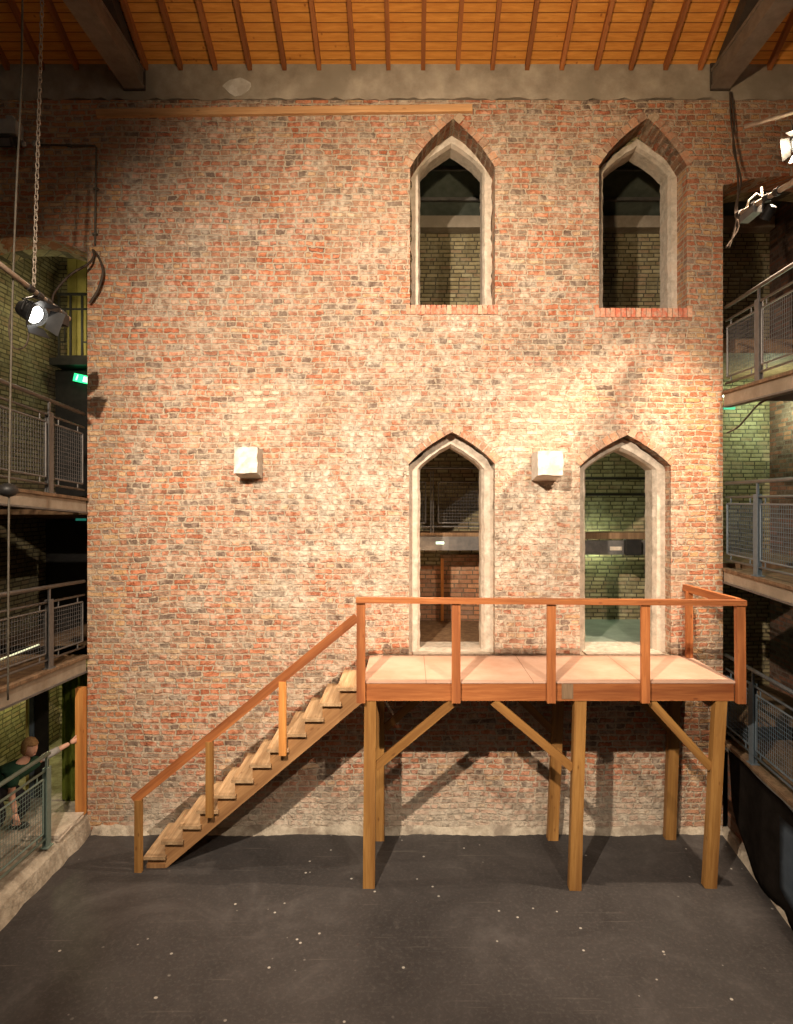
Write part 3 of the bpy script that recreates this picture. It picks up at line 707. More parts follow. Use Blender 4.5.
def railing(label, side, zb, slope, posts, y0, y1, mat, h=1.12, grp='metal mesh railings'):
    xe = (lambda y: XL-.03) if side < 0 else (lambda y: XE(y)+.03)
    def pt(y, dz, dx=0): return Vector((xe(y)+dx, y, zb+slope*(WY-y)+dz))
    e = empty('metal_railing', pt(posts[0], 0), label, 'railing', grp)
    bm = bmesh.new(); tube(bm, [pt(y0, h), pt(y1, h)], .024, 10); link('handrail', bm, mat, e, smooth=True)
    bm = bmesh.new(); tube(bm, [pt(y0, h-.18), pt(y1, h-.18)], .015, 8); link('middle_rail', bm, mat, e, smooth=True)
    bm = bmesh.new(); tube(bm, [pt(y0, .11), pt(y1, .11)], .015, 8); link('bottom_rail', bm, mat, e, smooth=True)
    for y in posts:
        bm = bmesh.new()
        for dx in (-.022, .022):
            a = pt(y, 0, dx); box(bm, a.x-.006, a.x+.006, y-.045, y+.045, a.z, a.z+h-.15)
        a = pt(y, 0); box(bm, a.x-.022, a.x+.022, y-.012, y+.012, a.z+.01, a.z+h-.2); box(bm, a.x-.012, a.x+.012, y-.014, y+.014, a.z+h-.2, a.z+h)
        box(bm, a.x-.05, a.x+.05, y-.06, y+.06, a.z, a.z+.012)
        link('post', bm, mat, e)
    ends = sorted([y0+.02]+list(posts)+[y1-.02])
    for a, b in zip(ends[:-1], ends[1:]):
        ya, yb = a+(.075 if a in posts else .02), b-(.075 if b in posts else .02)
        if yb-ya < .15: continue
        bm = bmesh.new()
        c = [pt(ya, .19), pt(yb, .19), pt(yb, h-.27), pt(ya, h-.27)]
        for i in range(4): tube(bm, [c[i], c[(i+1) % 4]], .012, 6)
        for y in (ya+.12, yb-.12):
            tube(bm, [pt(y, .11), pt(y, .19)], .008, 6); tube(bm, [pt(y, h-.27), pt(y, h-.18)], .008, 6)
        p = link('mesh_panel', bm, mat, e)
        bm = bmesh.new(); n = max(2, int((yb-ya)/.048))
        for k in range(1, n): y = ya+(yb-ya)*k/n; tube(bm, [pt(y, .19), pt(y, h-.27)], .0028, 4, cap=False)
        m_ = int((h-.46)/.048)
        for k in range(1, m_): z = .19+(h-.46)*k/m_; tube(bm, [pt(ya, z), pt(yb, z)], .0028, 4, cap=False)
        link('wire_mesh', bm, mat, p)
    return e
railing('grey mesh railing on the left upper walkway, below the hanging spotlight', -1, 4.45, .07, [7.5, 5.9, 4.3], 3.4, 8.30, 'steel_grey')
railing('grey mesh railing on the left middle walkway', -1, 2.37, .045, [7.5, 5.9, 4.3], 3.4, 8.30, 'steel_grey', h=.98)
railing('green-grey mesh railing at ground level left, in front of the bending person', -1, .27, .03, [7.45, 5.95, 4.45], 3.4, 7.50, 'steel_green', h=1.10)
railing('dim mesh railing on the right top walkway', 1, 5.87, -.05, [7.35, 5.85, 4.3], 3.4, 8.30, 'steel_grey')
railing('blue-grey mesh railing on the right middle walkway', 1, 3.53, 0, [7.38, 5.85, 4.3], 3.4, 8.30, 'steel_blue')
railing('blue-grey mesh railing on the right lowest walkway, above the black drape', 1, 1.25, .02, [7.5, 5.9, 4.3], 3.4, 8.30, 'steel_blue')

# black drape hung below the right lowest walkway
bm = bmesh.new(); G = []
ny, nz = 70, 12
for i in range(ny+1):
    y = 2.0+(8.05-2.0)*i/ny; row = []
    f = min(1, (8.05-y)/.75); bot = .02+(1-f)**2.0*.62
    for j in range(nz+1):
        t = j/nz; z = 1.22+(bot-1.22)*t
        x = XE(y)-.035-.025*math.sin(y*9+math.sin(y*3)*1.2)*(.3+.7*t)
        row.append(bm.verts.new((x, y-.10*t*(1-f), z)))
    G.append(row)
for i in range(ny):
    for j in range(nz): bm.faces.new((G[i][j], G[i+1][j], G[i+1][j+1], G[i][j+1]))
bmesh.ops.solidify(bm, geom=bm.faces[:], thickness=.008)
tag(link('black_drape', bm, 'curtain', smooth=True), 'heavy black cloth hanging from the right lowest walkway to the floor', 'drape')
bm = bmesh.new(); box(bm, 4.22, 4.26, 1, 8.3, 0.09, 1.12); tag(link('wall_right_low', bm, 'brick_dark'), kind='structure')

# left doorway things under the arch
bm = bmesh.new(); G = []
for i in range(25):
    x = -4.80+.42*i/24; y = 8.62+.03*math.sin(i*1.35)
    G.append([bm.verts.new((x, y, 2.12)), bm.verts.new((x, y, .29))])
for i in range(24): bm.faces.new((G[i][0], G[i+1][0], G[i+1][1], G[i][1]))
bmesh.ops.solidify(bm, geom=bm.faces[:], thickness=.01)
tag(link('olive_curtain', bm, 'cloth_olive', smooth=True), 'olive green curtain hanging beside the orange pine post', 'curtain')
d = empty('door_leaf', (-5.08, 8.75, .27), 'narrow dark door leaf with a blue edge behind the ground-level railing', 'door')
bm = bmesh.new(); box(bm, -5.24, -5.06, 8.72, 8.76, .28, 2.1); link('door_panel', bm, 'black', d)
bm = bmesh.new(); box(bm, -5.30, -5.245, 8.70, 8.76, .28, 2.1); link('door_edge', bm, 'blue_cloth', d)
bm = bmesh.new(); box(bm, -5.35, -5.32, 8.70, 8.76, .28, 2.1); link('door_stop', bm, 'yellow_board', d)
bm = bmesh.new(); box(bm, -4.72, -4.28, 7.62, 8.20, .27, .335); bmesh.ops.subdivide_edges(bm, edges=bm.edges[:], cuts=3, use_grid_fill=True)
for v in bm.verts: v.co += Vector((random.uniform(-1, 1), random.uniform(-1, 1), 0))*.01
tag(link('cement_step', bm, 'stone'), 'pale cement step slab on the kerb at the foot of the pine post', 'step')
# bright strip lying behind the left middle railing
bm = bmesh.new(); tube(bm, [(-5.2, 7.4, 2.405), (-5.2, 8.75, 2.405)], .012, 8)
cb = link('strip_light', bm, 'strip'); tag(cb, 'thin glowing strip light lying on the left middle walkway behind the mesh', 'strip light')

# yellow boarding and black iron balustrade up behind the left arch
bm = bmesh.new()
for k in range(9): x = -5.92+k*.17; box(bm, x, x+.155, 10.80, 10.83, 6.55, 8.6)
tag(link('yellow_boarding', bm, 'yellow_board'), 'yellow vertical boarding high behind the left arch', 'boarding')
e = empty('iron_balustrade', (-5.4, 10.3, 6.75), 'black iron balustrade of nested rectangles in front of the yellow boarding', 'balustrade')
BY = 10.3; bz0, bz1 = wz(358, BY), wz(293, BY); bx0, bx1 = wx(57, BY), wx(100, BY)
bm = bmesh.new(); box(bm, bx0, bx1, BY-.02, BY+.02, bz1-.04, bz1); link('top_rail', bm, 'black', e)
bm = bmesh.new(); box(bm, bx0, bx1, BY-.02, BY+.02, bz0, bz0+.04); link('bottom_rail', bm, 'black', e)
bm = bmesh.new(); box(bm, bx0, bx1, BY-.01, BY+.01, bz1-.28, bz1-.25); link('middle_rail', bm, 'black', e)
for k in range(5):
    x = bx0+.02+k*.19; bm = bmesh.new(); box(bm, x, x+.03, BY-.015, BY+.015, bz0+.04, bz1-.04)
    if k % 2 == 0: box(bm, x+.03, x+.12, BY-.01, BY+.01, bz0+.25, bz0+.275); box(bm, x+.10, x+.12, BY-.01, BY+.01, bz0+.25, bz1-.28)
    link('upright', bm, 'black', e)
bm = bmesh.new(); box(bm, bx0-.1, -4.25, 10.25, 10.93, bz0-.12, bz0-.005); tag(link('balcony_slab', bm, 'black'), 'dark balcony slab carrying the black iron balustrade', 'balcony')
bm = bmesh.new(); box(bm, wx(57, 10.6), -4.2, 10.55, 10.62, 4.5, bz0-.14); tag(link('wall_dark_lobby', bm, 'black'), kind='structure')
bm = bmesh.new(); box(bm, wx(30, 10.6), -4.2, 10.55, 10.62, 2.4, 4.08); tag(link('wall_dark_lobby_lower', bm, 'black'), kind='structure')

def exit_sign(px, py, Y, wd, ht, mat, label, rot=.5):
    c = P(px, py, Y); e = empty('exit_sign', c, label, 'exit sign', 'exit signs')
    Mx = Matrix.Translation(c) @ Matrix.Rotation(rot, 4, 'Y')
    bm = bmesh.new(); box(bm, -wd/2, wd/2, -.02, .02, -ht/2, ht/2); link('sign_box', bm, mat, e, Mx, bevel=.004)
    bm = bmesh.new(); s = ht/10      # running figure and doorway
    box(bm, -wd*.33, -wd*.33+s*1.6, -.026, -.02, -s*.4, s*2.2); box(bm, -wd*.33-s*.4, -wd*.33+s*1.2, -.026, -.02, -s*3.2, -s*.4)
    box(bm, -wd*.33+s*.2, -wd*.33+s*1.6, -.026, -.02, s*2.6, s*3.8); box(bm, wd*.05, wd*.34, -.026, -.02, -s*3.4, s*3.4)
    link('pictogram', bm, 'sign_white' if mat == 'exit' else 'exit_dim', e, Mx)
    bm = bmesh.new(); box(bm, -.03, .03, .0, .10, -.02, .02); link('bracket', bm, 'black', e, Mx)
exit_sign(83, 379, 10.46, .30, .13, 'exit', 'bright green exit sign tilted in the dark left arch, upper level', .22)
exit_sign(81, 518, 10.46, .16, .09, 'exit_dim', 'dim teal exit sign under the left upper walkway', .0)
exit_sign(729, 408, 10.86, .2, .05, 'exit_dim', 'faint green sign edge under the right top walkway', .0)

# fluorescent fittings
def fluoro(c, L, axis, label):
    e = empty('fluorescent_light', c, label, 'fluorescent light', 'fluorescent lights')
    c = Vector(c); d = Vector(axis).normalized()
    timber('housing', c-d*L/2+Vector((0, 0, .04)), c+d*L/2+Vector((0, 0, .04)), .08, .05, 'white_paint', e, up=(0, 0, 1))
    bm = bmesh.new(); tube(bm, [c-d*L*.48, c+d*L*.48], .015, 8); link('tube', bm, 'tube', e, smooth=True)
fluoro((5.5, 10.90, 6.24), 1.3, (1, 0, 0), 'fluorescent fitting under the right top walkway, lighting pale green brick')
fluoro((3.1, 10.89, 3.66), .9, (1, 0, 0), 'fluorescent fitting behind the rear landing edge, glowing through the right doorway')

# rear landing seen through the doorways
e = empty('rear_landing', (1.5, 10.3, 3.55), 'steel-edged landing crossing behind the two lower doorways', 'landing')
bm = bmesh.new(); box(bm, -.9, 1.27, 10.1, 10.78, 3.80, 3.90); box(bm, 1.42, 4.1, 10.1, 10.6, 3.80, 3.90); link('deck', bm, 'floor_board', e)
bm = bmesh.new(); box(bm, -.9, 1.27, 10.06, 10.10, 3.62, 3.84); box(bm, 1.42, 4.1, 10.06, 10.10, 3.55, 3.78); link('edge_beam', bm, 'steel_grey', e)
bm = bmesh.new(); box(bm, wx(436, 10.05), wx(444, 10.05), 10.045, 10.06, 3.72, 3.76); link('label_plate', bm, 'sign_white', e)
bm = bmesh.new(); box(bm, wx(610, 10.05), wx(622, 10.05), 10.045, 10.06, 3.62, 3.68); link('number_plate', bm, 'stone', e)
e = empty('landing_railing', (.2, 10.12, 3.9), 'grey mesh railing on the rear landing, seen through the left doorway', 'railing')
bm = bmesh.new(); tube(bm, [(-.9, 10.12, 4.95), (1.27, 10.12, 4.95)], .02, 8); tube(bm, [(-.9, 10.12, 4.0), (1.27, 10.12, 4.0)], .012, 6); link('handrail', bm, 'steel_grey', e)
for x in (wx(432, 10.12), wx(486, 10.12)):
    bm = bmesh.new(); box(bm, x-.025, x-.012, 10.09, 10.15, 3.9, 4.9); box(bm, x+.012, x+.025, 10.09, 10.15, 3.9, 4.9); link('post', bm, 'steel_grey', e)
for xa, xb in ((wx(436, 10.12), wx(483, 10.12)), (-.85, wx(428, 10.12))):
    bm = bmesh.new(); c = [Vector(q) for q in ((xa+.04, 10.12, 4.06), (xb-.04, 10.12, 4.06), (xb-.04, 10.12, 4.72), (xa+.04, 10.12, 4.72))]
    for i in range(4): tube(bm, [c[i], c[(i+1) % 4]], .011, 6)
    p = link('mesh_panel', bm, 'steel_grey', e); bm = bmesh.new(); n = int((xb-xa)/.05)
    for k in range(1, n): x = xa+.04+(xb-xa-.08)*k/n; tube(bm, [(x, 10.12, 4.06), (x, 10.12, 4.72)], .003, 4, cap=False)
    for k in range(1, 13): z = 4.06+.66*k/13; tube(bm, [(xa+.04, 10.12, z), (xb-.04, 10.12, z)], .003, 4, cap=False)
    link('wire_mesh', bm, 'steel_grey', p)
e = empty('pipe_rail', (3, 10.14, 3.9), 'dark horizontal rails crossing the right doorway above the rear landing', 'railing')
for z in (4.78, 4.52):
    bm = bmesh.new(); tube(bm, [(1.42, 10.14, z), (4.1, 10.14, z)], .022, 8); link('rail', bm, 'black', e)
for x in (2.0, 3.9): bm = bmesh.new(); box(bm, x-.02, x+.02, 10.12, 10.16, 3.9, 4.8); link('post', bm, 'black', e)
bm = bmesh.new(); box(bm, wx(627, 9.9), wx(642, 9.9), 9.92, 10.05, 3.55, 3.80); tag(link('speaker_box', bm, 'black', bevel=.01), 'small black box fixed to the landing edge behind the right doorway', 'box')

# ------------------------------------------------------------------ lanterns, bars, chains, cables
def lantern(c, aim, label, lens='hot_lens', s=1.0, doors=True, hang=(0, 0, .3), grp='stage lanterns'):
    c = Vector(c); a = Vector(aim).normalized(); e = empty('stage_lantern', c, label, 'stage light', grp)
    Mx = frame(c, c+a, (0, 0, 1)) @ Matrix.Scale(s, 4)
    bm = bmesh.new()
    prof_ = [(-.16, .055), (-.15, .085), (-.05, .098), (.06, .105), (.08, .112), (.10, .112)]; rings = []
    for z, r in prof_: rings.append([bm.verts.new((r*math.cos(k*PI/9), r*math.sin(k*PI/9), z)) for k in range(18)])
    for i in range(5):
        for k in range(18): bm.faces.new((rings[i][k], rings[i][(k+1) % 18], rings[i+1][(k+1) % 18], rings[i+1][k]))
    bm.faces.new(rings[0][::-1])
    for k in range(4): box(bm, -.07, .07, .092, .108, -.12+k*.045, -.10+k*.045)
    bmesh.ops.solidify(bm, geom=bm.faces[:], thickness=.004)
    link('housing', bm, 'black', e, Mx)
    bm = bmesh.new(); R = []
    for z, r in ((.045, .095), (.075, .07), (.09, .035), (.094, .004)): R.append([bm.verts.new((r*math.cos(k*PI/9), r*math.sin(k*PI/9), z)) for k in range(18)])
    for i in range(3):
        for k in range(18): bm.faces.new((R[i][k], R[i][(k+1) % 18], R[i+1][(k+1) % 18], R[i+1][k]))
    bm.faces.new(R[-1]); link('lens', bm, lens, e, Mx, smooth=True)
    if doors:
        for k in range(4):
            Rm = Matrix.Rotation(k*PI/2, 4, 'Z') @ Matrix.Translation((0, .112, .10)) @ Matrix.Rotation(-.55, 4, 'X')
            bm = bmesh.new(); v = box(bm, -.10, .10, -.002, .002, 0, .15 if k % 2 else .13); v[4].co.x -= .03; v[7].co.x -= .03; v[5].co.x += .03; v[6].co.x += .03
            bmesh.ops.transform(bm, matrix=Rm, verts=bm.verts); link('barn_door', bm, 'black', e, Mx)
    h = Vector(hang); side = a.cross(Vector((0, 0, 1))).normalized()*.125*s
    bm = bmesh.new(); tube(bm, [c-side, c-side+h*.7, c-side*.5+h*.9, c+side*.5+h*.9, c+side+h*.7, c+side], .009*s+.003, 6); link('yoke', bm, 'black', e)
    bm = bmesh.new(); tube(bm, [c+h*.88, c+h], .02, 8); link('clamp', bm, 'black', e)
    return e
# left bar with the lit lantern
A, B = P(-60, 217, 5.0), P(69, 319, 7.0)
def on(A, B, t): return A+(B-A)*t
e = empty('lighting_bar', on(A, B, .5), 'scaffold bar hanging at left, carrying the lit spotlight', 'lighting bar', 'lighting bars')
bm = bmesh.new(); tube(bm, [A, B], .026, 12); link('bar', bm, 'bar', e, smooth=True)
for t in (.62, .70, .78, .86, .93):
    c = on(A, B, t); dd = (B-A).normalized(); bm = bmesh.new(); tube(bm, [c-dd*.04, c+dd*.04], .038, 10); link('bar_collar', bm, 'black', e)
for t in (.78, .90):
    c = on(A, B, t)+Vector((0, 0, -.12)); bm = bmesh.new(); box(bm, c.x-.05, c.x+.05, c.y-.10, c.y+.10, c.z-.02, c.z+.10); link('socket_box', bm, 'black', e, bevel=.01)
lc = P(32, 313, 6.35)
top = on(A, B, .70)
lantern(lc, (.88, -.30, -.46), 'lit spotlight with open barn doors hanging from the left bar', s=.95, hang=(top.x-lc.x, top.y-lc.y, top.z-lc.z-.02))
lamp('SPOT', 'lit_lantern_beam', lc+Vector((.12, -.11, -.08)), (.5, 4.5, 0), 60, (1, .85, .65), .06, 60, .7)
# chain
def chain(p0, p1, label):
    p0, p1 = Vector(p0), Vector(p1); d = p1-p0; L = d.length; d.normalize(); pitch = .052; n = int(L/pitch); bm = bmesh.new()
    x = Vector((1, 0, 0)); x = (x-d*x.dot(d)).normalized(); y = d.cross(x)
    for i in range(n):
        c = p0+d*(i+.5)*pitch; s = x if i % 2 else y
        pts = []
        for k in range(10):
            a = k/10*2*PI; pts.append(c+s*math.cos(a)*.016+d*(math.sin(a)*.022+(.012 if math.sin(a) > 0 else -.012)))
        tube(bm, pts, .0055, 5, closed=True)
    return tag(link('hanging_chain', bm, 'chain', smooth=True), label, 'chain')
cp = on(A, B, .655)
chain(cp+Vector((0, 0, .02)), P(43, -30, 6.15), 'long galvanised chain hanging from the roof to the left lighting bar')
o = cable('wire_rope', [P(23, -40, 6.0), P(21, 90, 6.0), P(16, 200, 6.0), P(12, 320, 6.0), P(9, 500, 6.0), P(8, 700, 6.0)], .0095, 'rope'); tag(o, 'long thin wire rope hanging down the left edge, left of the chain', 'rope')
bm = bmesh.new(); bmesh.ops.create_uvsphere(bm, u_segments=14, v_segments=8, radius=.09, matrix=Matrix.Translation(P(8, 490, 6.0)) @ Matrix.Diagonal((1, 1, .75, 1)))
tag(link('rope_weight', bm, 'black', smooth=True), 'round black weight threaded on the wire rope at the upper walkway edge', 'weight')
o = cable('loose_cable', [P(12, 306, 6.3), P(9, 330, 6.3), P(14, 348, 6.3), P(26, 345, 6.3), P(30, 325, 6.3)], .008, 'rubber'); tag(o, 'thin flex drooping below the lit spotlight', 'cable')
o = cable('hanging_cable', [P(52, 303, 8.05), P(55, 292, 8.05), P(70, 275, 8.1), P(88, 264, 8.2), P(94, 256, 8.28), P(93, 250, 8.30), P(99, 258, 8.28), P(103, 272, 8.25), P(98, 290, 8.25), P(90, 303, 8.27)], .016, 'rubber')
tag(o, 'thick brown cable looping off the left wall corner', 'cable')
e = empty('conduit_pipe', (wx(97), WY-.02, wz(200)), 'thin steel conduit bent at a right angle on the upper left brick', 'pipe')
bm = bmesh.new(); tube(bm, [(wx(36), WY-.03, wz(146)), (wx(96), WY-.03, wz(147)), (wx(97.5), WY-.03, wz(149)), (wx(96), WY-.03, wz(246))], .013, 8); link('pipe', bm, 'rope', e, smooth=True)
bm = bmesh.new()
for px_ in (26, 37): bmesh.ops.create_uvsphere(bm, u_segments=10, v_segments=6, radius=.04, matrix=Matrix.Translation((wx(px_), WY-.05, wz(146))))
link('junction_box', bm, 'white_paint', e)
for (x, z) in ((wx(70), wz(146.5)), (wx(97), wz(190)), (wx(96), wz(235))): bm = bmesh.new(); box(bm, x-.03, x+.03, WY-.05, WY, z-.012, z+.012); link('saddle', bm, 'rope', e)
# floodlight high on the left
e = empty('wall_floodlight', P(8, 130, 8.13), 'grey box floodlight fixed high at the upper left edge', 'floodlight')
c = P(8, 130, 8.13)
bm = bmesh.new(); box(bm, c.x-.18, c.x+.14, c.y-.08, c.y+.10, c.z-.09, c.z+.10); link('casing', bm, 'white_paint', e, bevel=.012)
bm = bmesh.new(); box(bm, c.x-.01, c.x+.08, c.y-.03, c.y+.05, c.z+.10, c.z+.17); link('terminal_box', bm, 'white_paint', e, bevel=.008)
Mx = Matrix.Translation(c+Vector((.0, -.02, -.17))) @ Matrix.Rotation(.5, 4, 'X')
bm = bmesh.new(); obox(bm, -.13, .13, -.10, .10, -.06, .06, Matrix.Identity(4)); link('lamp_head', bm, 'black', e, Mx, bevel=.01)
bm = bmesh.new(); box(bm, -.10, .10, -.108, -.10, -.045, .045); link('glass', bm, 'dead_lens', e, Mx)
bm = bmesh.new(); tube(bm, [c+Vector((0, .1, 0)), c+Vector((0, WY-c.y-.0, 0))], .02, 8); link('arm', bm, 'black', e)

# right bar with lanterns
A2, B2 = P(737, 216, 7.2), P(850, 148, 5.2)
e = empty('lighting_bar', on(A2, B2, .5), 'scaffold bar reaching in at the upper right under the arch', 'lighting bar', 'lighting bars')
bm = bmesh.new(); tube(bm, [A2, B2], .028, 12); link('bar', bm, 'bar', e, smooth=True)
for t in (.04, .2, .34, .44): c = on(A2, B2, t); dd = (B2-A2).normalized(); bm = bmesh.new(); tube(bm, [c-dd*.04, c+dd*.04], .042, 10); link('bar_collar', bm, 'black', e)
c = on(A2, B2, .16)+Vector((0, 0, -.06)); bm = bmesh.new(); box(bm, c.x-.05, c.x+.05, c.y-.14, c.y+.14, c.z-.05, c.z+.03); link('socket_box', bm, 'steel_grey', e, bevel=.01)
c = on(A2, B2, .34); lantern(c+Vector((0, 0, -.17)), (-.2, .6, -.7), 'small unlit lantern with blue gel under the right bar', 'blue_gel', .55, False, (0, 0, .15))
c = on(A2, B2, .10)
bm = bmesh.new(); tube(bm, [c, c+Vector((.04, 0, .12)), c+Vector((.10, -.05, .17)), c+Vector((.16, -.05, .13)), c+Vector((.15, -.05, .24))], .012, 6)
tag(link('safety_bond', bm, 'rope', smooth=True), 'bent pale hook clipped over the end of the right bar', 'hook')
lantern(P(802, 142, 6.6), (-.55, -.62, -.5), 'lit spotlight glaring at the upper right edge', s=.85, hang=(.05, 0, .32))
bm = bmesh.new(); tube(bm, [P(802, 142, 6.6)+Vector((-.45, .3, .34)), P(802, 142, 6.6)+Vector((1.2, -.8, .34))], .025, 10)
tag(link('lighting_pipe', bm, 'bar', smooth=True), 'short pipe over the glaring right spotlight', 'lighting bar')
for k, (dx, nm) in enumerate(((0, 'dark paired cable running down from the right roof truss to the bar'), (3, 'second strand of cable twisting down beside the right corner cable'))):
    o = cable('hanging_cable', [P(730+dx*.5, 92, 8.25), P(731+dx, 120, 8.2), P(735-dx*.5, 150, 8.0), P(738+dx, 180, 7.6), P(737-dx*.6, 210, 7.25), P(735+dx, 228, 7.3), P(729-dx, 248, 7.4)], .011, 'rubber'); tag(o, nm, 'cable')
o = cable('hanging_cable', [P(727, 433, 8.0), P(738, 427, 7.8), P(748, 416, 7.6), P(762, 402, 7.4), P(793, 388, 6.9)], .012, 'rubber'); tag(o, 'dark cable slung below the right top walkway edge', 'cable')

bm = bmesh.new(); G = []
for i in range(41):
    y = 2.0+(6.52-2.0)*i/40; row = []
    for j in range(9):
        z = 1.14-(1.0-.25*max(0, (i-34)/6))*j/8
        row.append(bm.verts.new((XE(y)-.12-.015*math.sin(y*7), y, z)))
    G.append(row)
for i in range(40):
    for j in range(8): bm.faces.new((G[i][j], G[i+1][j], G[i+1][j+1], G[i][j+1]))
bmesh.ops.solidify(bm, geom=bm.faces[:], thickness=.008)
tag(link('dust_sheet', bm, 'blue_cloth', smooth=True), 'blue-grey sheet hung over the black drape at the far right edge', 'sheet')

# ------------------------------------------------------------------ the person leaning over behind the ground-level railing
def skinned(name, pts, edges, mat, parent, sub=2, root=0):
    me = bpy.data.meshes.new(name); org = wpos(parent)
    me.from_pydata([tuple(Vector(p[:3])-org) for p in pts], edges, [])
    o = bpy.data.objects.new(name, me); COL.objects.link(o); o.parent = parent
    o.modifiers.new('skin', 'SKIN'); me.skin_vertices or None
    for i, p in enumerate(pts):
        r = p[3]; r = r if isinstance(r, tuple) else (r, r)
        me.skin_vertices[0].data[i].radius = r; me.skin_vertices[0].data[i].use_root = (i == root)
    m = o.modifiers.new('sub', 'SUBSURF'); m.levels = sub; m.render_levels = sub
    me.materials.append(M[mat])
    dg = bpy.context.evaluated_depsgraph_get(); ev = o.evaluated_get(dg); nm = bpy.data.meshes.new_from_object(ev)
    o.modifiers.clear(); o.data = nm
    for p in nm.polygons: p.use_smooth = True
    if not nm.materials: nm.materials.append(M[mat])
    return o
FZ = .27
J = dict(pel=(-5.08, 7.72, 1.00-.12), sp=(-5.00, 7.76, 1.00), ch=(-4.90, 7.82, 1.09), nk=(-4.84, 7.85, 1.17), hd=(-4.80, 7.86, 1.23),
         rs=(-4.80, 7.98, 1.07), re=(-4.62, 8.02, 1.17), rw=(-4.44, 8.16, 1.255), ls=(-4.88, 7.68, 1.06), le=(-4.86, 7.62, .82), lw=(-4.82, 7.64, .60),
         rh=(-5.06, 7.83, .84), rk=(-4.84, 7.92, .62), ra=(-5.02, 7.90, .33), rt=(-4.86, 7.93, .30), lh=(-5.10, 7.63, .84), lk=(-4.92, 7.52, .60), la=(-5.12, 7.52, .33), lt=(-4.96, 7.50, .30))
pe = empty('person', (-5.05, 7.72, FZ), 'person in dark green top bending behind the lower left railing, arm reaching out', 'person')
keys = ['pel', 'sp', 'ch', 'nk', 'hd', 'rs', 're', 'rw', 'ls', 'le', 'lw', 'rh', 'rk', 'ra', 'rt', 'lh', 'lk', 'la', 'lt']
rad = dict(pel=.12, sp=.115, ch=.12, nk=.05, hd=.055, rs=.062, re=.042, rw=.028, ls=.062, le=.042, lw=.028, rh=.085, rk=.06, ra=.04, rt=.034, lh=.085, lk=.06, la=.04, lt=.034)
E = [('pel', 'sp'), ('sp', 'ch'), ('ch', 'nk'), ('nk', 'hd'), ('ch', 'rs'), ('rs', 're'), ('re', 'rw'), ('ch', 'ls'), ('ls', 'le'), ('le', 'lw'), ('pel', 'rh'), ('rh', 'rk'), ('rk', 'ra'), ('ra', 'rt'), ('pel', 'lh'), ('lh', 'lk'), ('lk', 'la'), ('la', 'lt')]
body = skinned('body', [(*J[k], rad[k]*(.72 if k in ('pel', 'sp', 'ch', 'rs', 'ls', 'rh', 'lh') else 1)) for k in keys], [(keys.index(a), keys.index(b)) for a, b in E], 'skin', pe)
def garment(nm, ks, ed, grow, mat):
    return skinned(nm, [(*J[k], rad[k]+grow) for k in ks], [(ks.index(a), ks.index(b)) for a, b in ed], mat, pe)
J['rq'] = tuple(J['rs'][i]*.55+J['re'][i]*.45 for i in range(3)); rad['rq'] = .052
J['lq'] = tuple(J['ls'][i]*.35+J['le'][i]*.65 for i in range(3)); rad['lq'] = .048
J['nq'] = tuple(J['ch'][i]*.35+J['nk'][i]*.65 for i in range(3)); rad['nq'] = .048
garment('jersey', ['pel', 'sp', 'ch', 'rs', 'rq', 'ls', 'lq', 'nq'], [('pel', 'sp'), ('sp', 'ch'), ('ch', 'rs'), ('rs', 'rq'), ('ch', 'ls'), ('ls', 'lq'), ('ch', 'nq')], .022, 'shirt')
J['rz'] = tuple(J['re'][i]*.45+J['rw'][i]*.55 for i in range(3)); rad['rz'] = .036
garment('pale_sleeve', ['rq', 're', 'rz'], [('rq', 're'), ('re', 'rz')], .009, 'sleeve')
garment('trousers', ['pel', 'rh', 'rk', 'ra', 'lh', 'lk', 'la'], [('pel', 'rh'), ('rh', 'rk'), ('rk', 'ra'), ('pel', 'lh'), ('lh', 'lk'), ('lk', 'la')], .012, 'trouser')
def hand(w0, d, side, nrm, curl):
    w0, d, side, nrm = Vector(w0), Vector(d).normalized(), Vector(side).normalized(), Vector(nrm).normalized()
    pts = [(*w0, .026), (*(w0+d*.045), (.034)), (*(w0+d*.08), .034)]; ed = [(0, 1), (1, 2)]
    for k, (o_, ln) in enumerate(((-.030, .072), (-.010, .082), (.011, .077), (.031, .06))):
        b0 = w0+d*.09+side*o_; p = b0; base = len(pts); pts.append((*b0, .0105)); ed.append((2, base)); dd = d.copy()
        for j, f in enumerate((.42, .32, .26)):
            dd = (dd+nrm*curl*(.5+.35*j)).normalized(); p = p+dd*ln*f; pts.append((*p, .0095-.001*j)); ed.append((len(pts)-2, len(pts)-1))
    b0 = w0+d*.035-side*.032; base = len(pts); pts.append((*b0, .013)); ed.append((1, base)); p = b0
    for f in (.035, .028): p = p+(d*.7-side*.7+nrm*.3).normalized()*f; pts.append((*p, .011)); ed.append((len(pts)-2, len(pts)-1))
    return skinned('hand', pts, ed, 'skin', pe, 1)
hand(J['rw'], (.45, .75, .15), (0, -.2, -1), (1, -.2, 0), .35)
hand(J['lw'], (.1, 0, -1), (1, .2, 0), (0, 1, 0), .3)
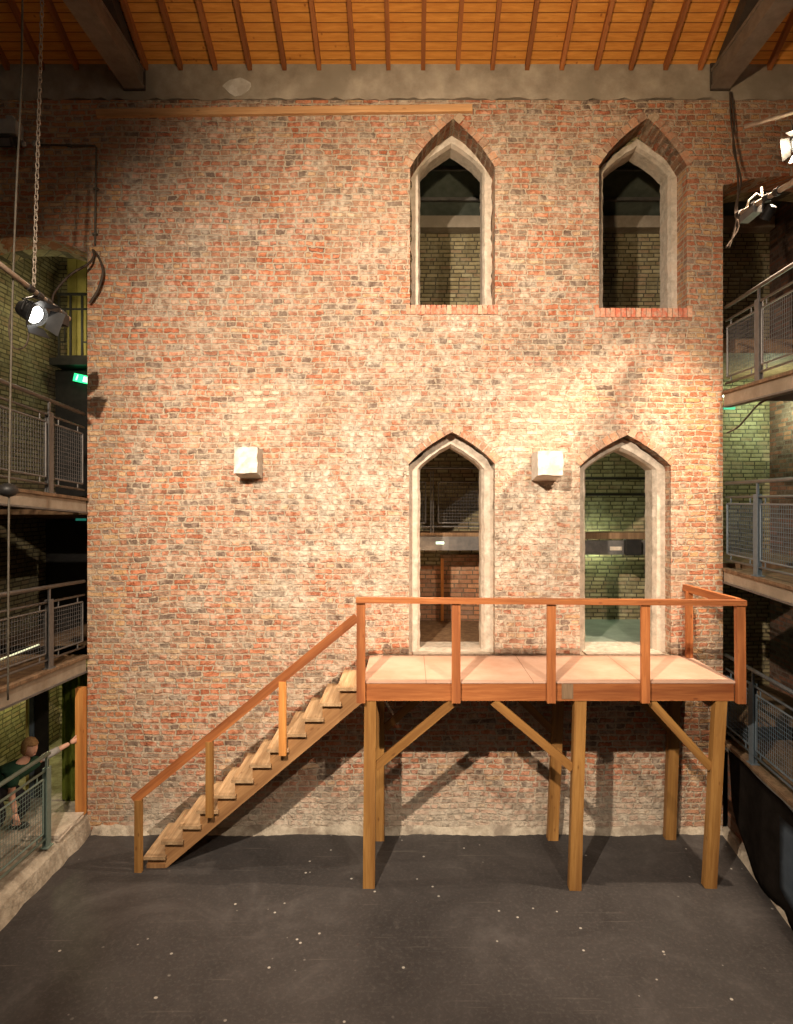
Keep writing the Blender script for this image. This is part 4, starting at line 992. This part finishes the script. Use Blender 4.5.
# head: skull, jaw, nose, ears, eyes, mouth
def blob(bm, c, r, seg=16): return bmesh.ops.create_uvsphere(bm, u_segments=seg, v_segments=seg//2+2, radius=1, matrix=Matrix.Translation(c) @ Matrix.Diagonal((*r, 1)))['verts']
hc = Vector((-4.775, 7.86, 1.315))
HM = Matrix.Translation(hc) @ Matrix.Rotation(-.35, 4, 'Z') @ Matrix.Rotation(.30, 4, 'Y')   # local +X is the way the face looks
bm = bmesh.new(); v = blob(bm, (0, 0, 0), (.092, .074, .108), 24)
for q in v:
    if q.co.z < 0: q.co.y *= 1+q.co.z*2.6; q.co.x += .012*min(1, -q.co.z*12) if q.co.x > 0 else 0
    if q.co.x > .06 and abs(q.co.y) < .045 and .0 < q.co.z < .03: q.co.x -= .008
nose = [bm.verts.new(p) for p in ((.085, 0, .02), (.088, -.015, -.028), (.088, .015, -.028), (.115, 0, -.024))]
for f in ((0, 1, 3), (0, 3, 2), (1, 2, 3)): bm.faces.new([nose[i] for i in f])
for s in (-1, 1): blob(bm, (-.005, s*.074, -.005), (.018, .008, .028), 8)
hd = link('head', bm, 'skin', pe, HM, smooth=True)
bm = bmesh.new()
for s in (-1, 1): blob(bm, (.082, s*.030, .008), (.009, .012, .008), 8)
link('eye', bm, 'eye', hd)
for o in (bpy.data.objects['eye'],): o.parent = pe; o.matrix_basis = Matrix.Translation(-wpos(pe)) @ HM; 
bm = bmesh.new(); blob(bm, (.088, 0, -.052), (.010, .022, .006), 8); mo = link('mouth', bm, 'skin', pe, HM)
bm = bmesh.new(); v = blob(bm, (-.016, 0, .022), (.104, .090, .112), 28)
kill = [q for q in bm.verts if q.co.x > .035 and q.co.z < .055]
bmesh.ops.delete(bm, geom=kill, context='VERTS')
for q in bm.verts:
    n_ = math.sin(q.co.y*160)*math.sin(q.co.z*90+q.co.x*120); q.co *= 1+.035*n_
    if q.co.z < -.03: q.co.z -= .03; q.co.x -= .01
bmesh.ops.solidify(bm, geom=bm.faces[:], thickness=.008)
link('hair', bm, 'hair', pe, HM, smooth=True)
bm = bmesh.new()
for a, b in (('ra', 'rt'), ('la', 'lt')):
    p, q = Vector(J[a]), Vector(J[b]); d_ = (q-p); d_.z = 0; d_.normalize()
    bm2 = bmesh.new(); v = blob(bm2, (0, 0, 0), (.125, .045, .05), 16)
    for t in bm2.verts: t.co.z = max(t.co.z, -.035)
    ang = math.atan2(d_.y, d_.x)
    link('shoe', bm2, 'black', pe, Matrix.Translation((p.x+.07*d_.x, p.y+.07*d_.y, FZ+.037)) @ Matrix.Rotation(ang, 4, 'Z'), smooth=True)
bm.free()
